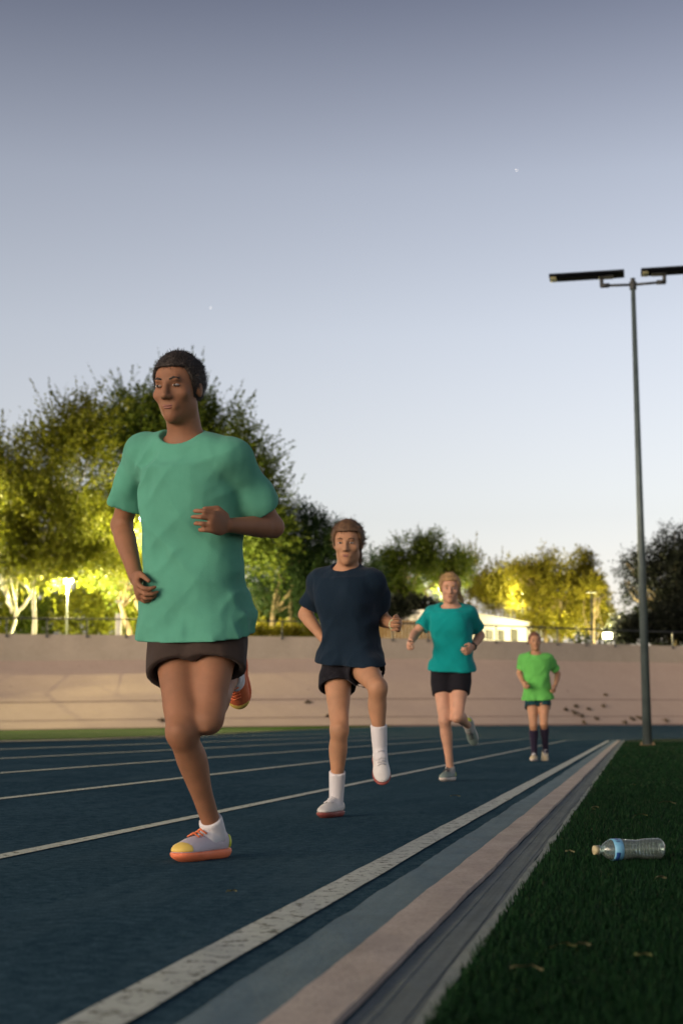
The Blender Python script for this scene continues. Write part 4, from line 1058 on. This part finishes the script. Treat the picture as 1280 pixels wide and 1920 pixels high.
MP = dict(
    eyewhite=mat_plain('eye white', (.40, .37, .34), .3), iris=mat_plain('iris', (.03, .02, .015), .2),
    skin_brown=mat_skin('brown skin', (.27, .135, .075)), skin_tan=mat_skin('tanned skin', (.42, .235, .135)), skin_fair=mat_skin('fair skin', (.52, .30, .20)),
    lips=mat_plain('lips', (.26, .11, .085), .6), hair_dark=mat_plain('dark hair', (.022, .016, .012), .6, var=.5, scale=40, bmp=.6, bscale=150),
    hair_brown=mat_plain('brown hair', (.12, .065, .03), .6, var=.5, scale=40, bmp=.6, bscale=150), hair_blonde=mat_plain('blonde hair', (.38, .24, .10), .6, var=.4, scale=40, bmp=.6, bscale=150),
    hair_red=mat_plain('cropped reddish hair', (.14, .06, .035), .7, var=.4, scale=60),
    mint=mat_cloth('mint green jersey', (.085, .30, .215)), navy=mat_cloth('navy jersey', (.004, .015, .030)), teal=mat_cloth('teal jersey', (.0, .24, .235)),
    lime=mat_cloth('lime green jersey', (.11, .42, .085)), black=mat_cloth('black shorts', (.008, .008, .012)), brownshort=mat_cloth('dark brown shorts', (.045, .032, .026)),
    tealshort=mat_cloth('dark teal shorts', (.008, .045, .055)), whitesock=mat_cloth('white sock', (.62, .62, .64), .05), darksock=mat_cloth('dark sock', (.02, .015, .035)),
    greysock=mat_cloth('grey sock', (.30, .31, .30)), orange=mat_plain('orange shoe mesh', (.72, .17, .06), .6, bmp=.3, bscale=400), coral=mat_plain('coral sole', (.85, .22, .10), .6),
    limeheel=mat_plain('lime heel', (.50, .58, .05), .5), yellow=mat_plain('yellow laces', (.75, .55, .12), .6), whiteshoe=mat_plain('white shoe mesh', (.60, .60, .58), .6, bmp=.3, bscale=400),
    whitesole=mat_plain('off white sole', (.60, .54, .48), .6), redsole=mat_plain('dull red sole', (.25, .06, .05), .6), greyshoe=mat_plain('grey shoe mesh', (.16, .22, .20), .6, bmp=.3, bscale=400),
    blackpart=mat_plain('black trim', (.02, .02, .025), .5), cream=mat_plain('cream shoe mesh', (.58, .48, .30), .6, bmp=.3, bscale=400), capm=mat_cloth('blue grey cap cloth', (.12, .15, .21)),
    paleshoe=mat_plain('pale lilac shoe mesh', (.50, .46, .52), .6, bmp=.3, bscale=400),
    bead=mat_plain('pale beads', (.55, .60, .35), .4), watch=mat_plain('dark watch', (.03, .03, .03), .3),
)
def JT(D, **kw):
    o = {}
    for n, (x, y, dd) in kw.items(): o[n] = at(x, y, D + dd)
    return o
def dirv(r, f, u=0.0): return unit(R_ * r + F_ * f + A_([0, 0, u]))
def lens(J, nm):
    L_ = lambda a, b: round(float(np.linalg.norm(J[a] - J[b])), 3)
    print(nm, 'thigh', L_('hl', 'kl'), L_('hr', 'kr'), 'shin', L_('kl', 'al'), L_('kr', 'ar'), 'uarm', L_('shl', 'el'), L_('shr', 'er'), 'farm', L_('el', 'wl'), L_('er', 'wr'), 'torso', L_('neck', 'pelvis'), 'sh', L_('shl', 'shr'), 'ankle z', round(J['ar'][2], 3))

D0 = 4.80
J1 = JT(D0, pelvis=(370, 1142, 0), neck=(350, 826, -.10), head=(334, 728, -.17), shl=(436, 862, -.17), shr=(266, 850, .0),
        el=(512, 988, -.02), wl=(428, 985, -.22), er=(228, 985, .14), wr=(256, 1085, -.04), hl=(410, 1158, -.03), hr=(330, 1158, .03),
        kr=(340, 1368, -.20), ar=(404, 1556, .02), tr=(350, 1588, -.10), kl=(390, 1348, -.17), al=(438, 1262, .20), tl=(442, 1312, .29))
J1['sor'] = A_([0, 0, 1]) ; J1['sol'] = unit(dirv(0, -.8, -.1) * 1 + A_([0, 0, -.3])) * -1
J1['sol'] = unit(J1['kl'] - J1['al'])
dz_ = J1['ar'][2] - (.071 * 1.0 + zs(-J1['ar'][0] + KX)); J1['ar'][2] -= dz_; J1['tr'][2] -= dz_; J1['kr'][2] -= dz_ * .4
lens(J1, 'r1')
runner('person in a loose mint green t-shirt and brown shorts striding nearest to the camera', J1, 1.0, dirv(-.42, -.9), dirv(-.35, -.93, -.05),
       dict(skin=MP['skin_brown'], lips=MP['lips'], hair=MP['hair_dark'], shirt=MP['mint'], shorts=MP['brownshort'], sock=MP['whitesock'], shoe=MP['paleshoe'], shoel=MP['orange'], sole=MP['coral'], heel=MP['limeheel'], lace=MP['orange'], toe=MP['yellow']),
       .0055, dict(hem=.09, wr=.0155, loose=1.05, skirt=.006, seed=2.3, sleeve=.72, short_len=.50, sock=.16, hair='short', curl=.8, bw=.95))
J2 = JT(7.05, pelvis=(652, 1222, 0), neck=(650, 1066, -.08), head=(652, 1018, -.13), shl=(702, 1092, -.12), shr=(598, 1092, .02),
        el=(716, 1162, .04), wl=(742, 1172, -.17), er=(572, 1152, .14), wr=(606, 1198, .0), hl=(674, 1240, -.02), hr=(632, 1240, .03),
        kr=(636, 1362, -.16), ar=(630, 1492, -.02), tr=(610, 1512, -.14), kl=(708, 1290, -.28), al=(712, 1410, -.18), tl=(716, 1445, -.29))
J2['sor'] = A_([0, 0, 1]); J2['sol'] = unit(A_([0, 0, .75]) - F_ * .65)
dz_ = J2['ar'][2] - (.071 * .90 + zs(-J2['ar'][0] + KX)); J2['ar'][2] -= dz_; J2['tr'][2] -= dz_; J2['kr'][2] -= dz_ * .4
lens(J2, 'r2')
T2 = runner('person in a navy t-shirt, black shorts, brown hair and white socks, second nearest runner', J2, .90, dirv(-.30, -.95), dirv(-.15, -.98, -.02),
       dict(skin=MP['skin_tan'], lips=MP['lips'], hair=MP['hair_brown'], shirt=MP['navy'], shorts=MP['black'], sock=MP['whitesock'], shoe=MP['whiteshoe'], sole=MP['redsole'], heel=MP['whiteshoe'], lace=MP['whitesock']),
       .006, dict(hem=.05, wr=.014, loose=1.06, skirt=.0, seed=7.7, sleeve=.70, short_len=.40, sock=.42, hair='long', bust=True, bw=.88, pony=R_ * .03))
J3 = JT(11.55, pelvis=(845, 1243, 0), neck=(846, 1136, -.08), head=(843, 1103, -.13), shl=(879, 1151, -.07), shr=(810, 1151, .04),
        el=(900, 1192, .10), wl=(884, 1214, -.08), er=(778, 1188, .0), wr=(768, 1206, -.20), hl=(864, 1256, -.02), hr=(826, 1256, .02),
        kr=(833, 1346, -.12), ar=(844, 1438, .02), tr=(832, 1450, -.12), kl=(857, 1344, -.16), al=(878, 1362, .22), tl=(884, 1386, .27))
J3['sor'] = A_([0, 0, 1]); J3['sol'] = unit(J3['kl'] - J3['al'])
dz_ = J3['ar'][2] - (.071 * .98 + zs(-J3['ar'][0] + KX)); J3['ar'][2] -= dz_; J3['tr'][2] -= dz_; J3['kr'][2] -= dz_ * .4
lens(J3, 'r3')
T3 = runner('blonde person in a bright teal t-shirt and black shorts, third nearest runner', J3, .98, dirv(-.12, -.99), dirv(-.05, -1, -.02),
       dict(skin=MP['skin_fair'], lips=MP['lips'], hair=MP['hair_blonde'], shirt=MP['teal'], shorts=MP['black'], sock=MP['greysock'], shoe=MP['greyshoe'], sole=MP['whitesole'], heel=MP['limeheel'], lace=MP['blackpart']),
       .008, dict(hem=.06, wr=.014, loose=1.04, skirt=-.004, seed=4.1, sleeve=.68, short_len=.50, tight=1, sock=.10, hair='long', bust=True, bw=.94, pony=R_ * .09, nk=.02))
J4 = JT(18.2, pelvis=(1008, 1298, 0), neck=(1004, 1226, -.06), head=(1002, 1202, -.10), shl=(1029, 1236, -.06), shr=(980, 1236, .02),
        el=(1045, 1264, .08), wl=(1040, 1288, -.12), er=(973, 1262, .08), wr=(981, 1282, -.14), hl=(1019, 1308, -.02), hr=(997, 1308, .02),
        kr=(999, 1358, -.12), ar=(1001, 1412, .0), tr=(999, 1421, -.14), kl=(1019, 1357, -.13), al=(1022, 1406, .14), tl=(1021, 1419, .05))
J4['sor'] = A_([0, 0, 1]); J4['sol'] = unit(dirv(0, -.5) + A_([0, 0, .8]))
dz_ = J4['ar'][2] - (.071 * .97 + zs(-J4['ar'][0] + KX)); J4['ar'][2] -= dz_; J4['tr'][2] -= dz_; J4['kr'][2] -= dz_ * .4
lens(J4, 'r4')
runner('person in a lime green t-shirt and dark knee socks, the farthest runner down the track', J4, .97, dirv(-.02, -1), dirv(0, -1, -.02),
       dict(skin=MP['skin_tan'], lips=MP['lips'], hair=MP['hair_red'], shirt=MP['lime'], shorts=MP['tealshort'], sock=MP['darksock'], shoe=MP['cream'], sole=MP['whitesole'], heel=MP['cream'], lace=MP['whitesock']),
       .009, dict(hem=.09, wr=.018, loose=1.1, skirt=.012, seed=5.9, sleeve=.72, short_len=.38, sock=.85, hair='crop', bw=.92))
# bracelet and watch
def band_on(c, d, r, n, br, name, mat, par):
    d = unit(d); a = unit(np.cross(d, A_([0, 0, 1]))); b = np.cross(d, a); mb = MB()
    for i in range(n):
        th = 2 * math.pi * i / n; p = c + (a * math.cos(th) + b * math.sin(th)) * r; q = c + (a * math.cos(th + 5.5 / n) + b * math.sin(th + 5.5 / n)) * r
        mb.tube([p, q], br, 6)
    return mb.build(name, mat, par, True)
band_on(J2['wl'] * .9 + J2['el'] * .1, J2['wl'] - J2['el'], .026, 16, .0055, 'bracelet', MP['bead'], T2)
wt = band_on(J3['wl'] * .9 + J3['el'] * .1, J3['wl'] - J3['el'], .028, 18, .009, 'watch', MP['watch'], T3)

# ------------------------------------------------------------------ plastic bottle lying on the turf
def mat_pet():
    m, Nn, Ll, b = new_mat('clear plastic')
    tr = Nn.new('ShaderNodeBsdfTransparent'); tr.inputs[0].default_value = (.84, .92, .88, 1)
    gl = Nn.new('ShaderNodeBsdfGlossy'); gl.inputs['Roughness'].default_value = .16; gl.inputs[0].default_value = (.9, .95, .92, 1)
    df = Nn.new('ShaderNodeBsdfDiffuse'); df.inputs[0].default_value = (.35, .42, .38, 1)
    fr = Nn.new('ShaderNodeFresnel'); fr.inputs[0].default_value = 1.7
    m1 = Nn.new('ShaderNodeMixShader'); m1.inputs[0].default_value = .20; Ll.new(tr.outputs[0], m1.inputs[1]); Ll.new(df.outputs[0], m1.inputs[2])
    m2 = Nn.new('ShaderNodeMixShader'); Ll.new(fr.outputs[0], m2.inputs[0]); Ll.new(m1.outputs[0], m2.inputs[1]); Ll.new(gl.outputs[0], m2.inputs[2])
    Ll.new(m2.outputs[0], Nn['Material Output'].inputs['Surface']); return m
bA = ground(1114, 1607, .03); bB = ground(1240, 1604, .03)
ax = unit(bB - bA); ax[2] = 0; ax = unit(ax); LB = float(np.linalg.norm(bB - bA)); zc = .006 + .012 + .033
org = A_([bA[0], bA[1], zc])
T = empty('plastic_bottle', (org + bB) / 2 * A_([1, 1, 0]) + A_([0, 0, .006]), 'empty clear plastic water bottle with a blue label lying on the dark turf', 'bottle')
sdv = np.array([-ax[1], ax[0], 0])
def lathe(prof, n=36, squash=None):
    V = []; Fc = []
    for t, r in prof:
        for i in range(n):
            th = 2 * math.pi * i / n; rr = r
            if squash: rr = r * (1 + squash(t, th))
            V.append(org + ax * t + (sdv * math.cos(th) + A_([0, 0, 1]) * math.sin(th)) * rr)
    for j in range(len(prof) - 1):
        for i in range(n):
            i2 = (i + 1) % n; Fc.append((j * n + i, j * n + i2, (j + 1) * n + i2, (j + 1) * n + i))
    return V, Fc
prof = [(0.0, .0105), (.012, .0105), (.0125, .015), (.016, .015), (.0165, .0118), (.024, .0125)]
t = .024
for i in range(1, 9):
    f = i / 8; prof.append((.024 + .036 * f, .0125 + .0200 * math.sin(f * math.pi / 2) ** .95))
nn = 60
for i in range(nn + 1):
    f = i / nn; x = .063 + f * (LB - .063 - .012); r = .0322 - .0030 * math.exp(-((f - .52) / .13) ** 2)
    if f > .24: r += -.0011 * (1 - math.cos(f * 2 * math.pi * 13)) * .5
    prof.append((x, r))
prof += [(LB - .006, .0300), (LB, .026), (LB - .001, .018), (LB - .006, .008), (LB - .006, .0001)]
V, Fc = lathe(prof, 36, lambda t, th: -.03 * math.sin(th * 2 + t * 40) * (1 if t > .08 else .2) - .02 * vnoise(A_([t * 50, math.cos(th) * 2, math.sin(th) * 2])))
mb = MB(); mb.add(V, Fc); mb.build('shell', mat_pet(), T, True)
V, Fc = lathe([(.055, .0310), (.0555, .0331), (.085, .0336), (.0855, .0320)]); mb = MB(); mb.add(V, Fc); lab = mb.build('label', mat_plain('pale blue bottle label', (.16, .42, .62), .4, var=.2, scale=30), T, True)
V, Fc = lathe([(.0595, .0334), (.0600, .0342), (.0725, .0344), (.0730, .0334)], 36)
Vh = []; 
mb = MB(); n = 36
for j in range(1):
    keep = [f for f in Fc if all((V[i][2] - zc) < -.002 or False for i in f)]
    mb.add(V, keep)
mb.build('label_band', mat_plain('dark blue label print', (.02, .07, .26), .4), lab, True)
mb = MB()
for q in range(3):   # pale squiggles of print
    th0 = .9 + q * .32; P_ = []
    for i in range(9):
        tt = .064 + .012 * i / 8; th = th0 + .09 * math.sin(i * 2.1 + q); P_.append(org + ax * tt + (-sdv * math.cos(th) + A_([0, 0, 1]) * math.sin(th)) * .0342)
    mb.tube(P_, .0006, 5)
mb.build('label_print', mat_plain('violet print', (.10, .08, .30), .5), lab, True)
V, Fc = lathe([(-.003, .0001), (-.003, .0125), (-.002, .0138), (.011, .0138), (.0115, .011)], 28); mb = MB(); mb.add(V, Fc); mb.build('cap', mat_plain('cream bottle cap', (.50, .45, .26), .5), T, True)

# ------------------------------------------------------------------ litter leaves on turf and track
LT = [((1185, 1474), .05, 'tiny pale fleck on the turf nearest the light pole'), ((1250, 1509), .09, 'long pale curled leaf at the right edge above the bottle'), ((1115, 1516), .035, 'small pinkish white scrap on the turf left of the bottle'),
      ((1201, 1532), .06, 'thin pale blade just above the bottle'), ((1068, 1601), .03, 'tiny pale scrap between the kerb and the bottle cap'), ((1238, 1652), .04, 'short pale bit of grass below the bottle base'),
      ((1056, 1783), .05, 'pale yellow leaf lying low in the turf'), ((1090, 1780), .035, 'thin leaf tip right of the pale yellow leaf'), ((987, 1825), .055, 'lowest pale leaf on the dark turf'), ((1205, 1800), .03, 'small dull leaf in the lower right corner'),
      ((853, 1495), .06, 'pale scrap on the blue track between the wide line and the lane line'), ((434, 1677), .03, 'tiny pale chip on the track below the mint green runner'), ((1112, 1520), .02, 'tiny scrap touching the pinkish white scrap')]
rnd = np.random.RandomState(77)
ML = [mat_plain('dry pale leaf', (.26, .27, .15), .8, var=.3, scale=60), mat_plain('dull leaf', (.13, .16, .06), .8, var=.3, scale=60)]
for i, ((px, py), ln, lb) in enumerate(LT):
    p = ground(px, py, .022 if px > 900 else .004); th = rnd.uniform(-.5, .5); d = unit(R_ * math.cos(th) + F_ * math.sin(th)); s_ = np.cross(d, A_([0, 0, 1]))
    V = []; n = 8
    for j in range(n + 1):
        f = j / n; wd = ln * .16 * math.sin(math.pi * min(max(f, .02), .98)) ** .8; c = p + d * ln * (f - .5) + A_([0, 0, .004 + ln * .12 * math.sin(f * math.pi) + .004 * rnd.rand()])
        V += [c - s_ * wd, c + s_ * wd * 1.1 + A_([0, 0, .004])]
    Fc = [(2 * j, 2 * j + 1, 2 * j + 3, 2 * j + 2) for j in range(n)]
    V2 = [A_(q) + A_([0, 0, -.0012]) for q in V]; nb = len(V)
    Fc += [tuple(k_ + nb for k_ in f[::-1]) for f in Fc]
    mb = MB(); mb.add(V + V2, Fc); o = mb.build('fallen_leaf', ML[0 if i % 3 else 1], None, True); tag(o, lb, 'leaf', 'litter on the turf and track')
# dead leaf clumps stuck on the banking
BL = [(1134, 1304, 3.5, 'highest brown leaf clump on the banking right of the green runner'), (1060, 1332, 4, 'upright brown leaf clump nearest the green runner'), (1079, 1326, 4, 'flat brown leaf clump beside the tilted one'),
      (1077, 1338, 7, 'largest tilted leaf clump near the green runner'), (1090, 1344, 3, 'small leaf clump on the lower line'), (1103, 1331, 3, 'tiny leaf clump midway on the lower banking'), (1131, 1325, 3.5, 'lone leaf clump above the two lines'),
      (1118, 1349, 2.5, 'tiny leaf clump just below the lower line'), (1184, 1349, 8, 'broad brown leaf clump left of the light pole'), (1197, 1347, 5, 'leaf clump touching the left side of the light pole'), (1170, 1356, 3.5, 'leaf clump at the foot of the banking left of the pole'),
      (1248, 1353, 9, 'widest brown leaf clump right of the light pole'), (614, 1343, 5, 'brown leaf clump beside the navy runner knee'), (578, 1318, 5, 'thin slanting leaf clump left of the navy runner'), (305, 1353, 4, 'small leaf clump on the banking left of the nearest runner leg'), (1093, 1356, 3, 'small leaf clump at the foot of the banking')]
for i, (px, py, sz, lb) in enumerate(BL):
    # find where the view ray meets the slope
    d, fw = ray(px, py); lo_, hi_ = 50.0, 110.0
    a = math.atan2(float(d @ R_), float(d @ F_))
    best = min(((abs((on_bank(a, f)[1] - CH) / on_bank(a, f)[0] - d[2] / np.hypot(d[0], d[1]))), f) for f in np.linspace(0, 1, 400))
    r_, z_ = on_bank(a, best[1]); c = az_xy(a, r_) + A_([0, 0, z_ + .03]); kx = sz * .030
    n_ = 26; C_ = c + rnd.normal(0, .4, (n_, 1)) * R_ * kx + rnd.normal(0, .35, (n_, 1)) * (F_ * .85 + A_([0, 0, .5])) * kx
    D_ = rnd.normal(0, 1, (n_, 3)) * .05; V, Fc = leaf_mesh(C_, D_, 3, .11, rnd, .02, 1.5)
    if i == 0: mlf = mat_plain('dead brown leaves', (.10, .075, .04), .9, var=.3)
    tag(link('leaf_clump', mesh_np(V, Fc), mlf), lb, 'leaf clump', 'dead leaf clumps on the banking')

# ------------------------------------------------------------------ turf blades near the camera
rnd = np.random.RandomState(3)
def blades(n, y0, y1, x1f, hgt, wid):
    Y = y0 * (y1 / y0) ** rnd.rand(n) if y1 / y0 > 2 else rnd.uniform(y0, y1, n)
    X = KX + .004 + rnd.rand(n) ** .9 * (Y * x1f + .35)
    H = hgt * rnd.uniform(.5, 1.2, n); ph = rnd.uniform(0, 6.283, n); ln = rnd.uniform(.1, .7, n) * H
    base = np.stack([X, Y, np.full(n, .005)], 1); sx = np.stack([np.cos(ph), np.sin(ph), 0 * ph], 1) * (wid * rnd.uniform(.6, 1.3, n) * (1 + Y * .12))[:, None]
    tip = base + np.stack([np.cos(ph + 1.4) * ln, np.sin(ph + 1.4) * ln, H], 1)
    return np.stack([base - sx, base + sx, tip + sx * .2, tip - sx * .2], 1).reshape(-1, 3)
V = np.concatenate([blades(150000, 1.1, 14, .12, .020, .0016), blades(60000, 10, 40, .12, .022, .004)])
mbl, Nn, Ll, b = new_mat('turf blades')
g = Nn.new('ShaderNodeNewGeometry'); Ll.new(ramp(Nn, Ll, g.outputs['Random Per Island'], [(0, (.002, .014, .005)), (.7, (.005, .030, .009)), (1, (.014, .045, .014))]), b.inputs['Base Color']); b.inputs['Roughness'].default_value = .7; b.inputs['Specular IOR Level'].default_value = .1
tag(link('turf_blades', mesh_np(V, np.arange(len(V)).reshape(-1, 4)), mbl), kind='stuff')
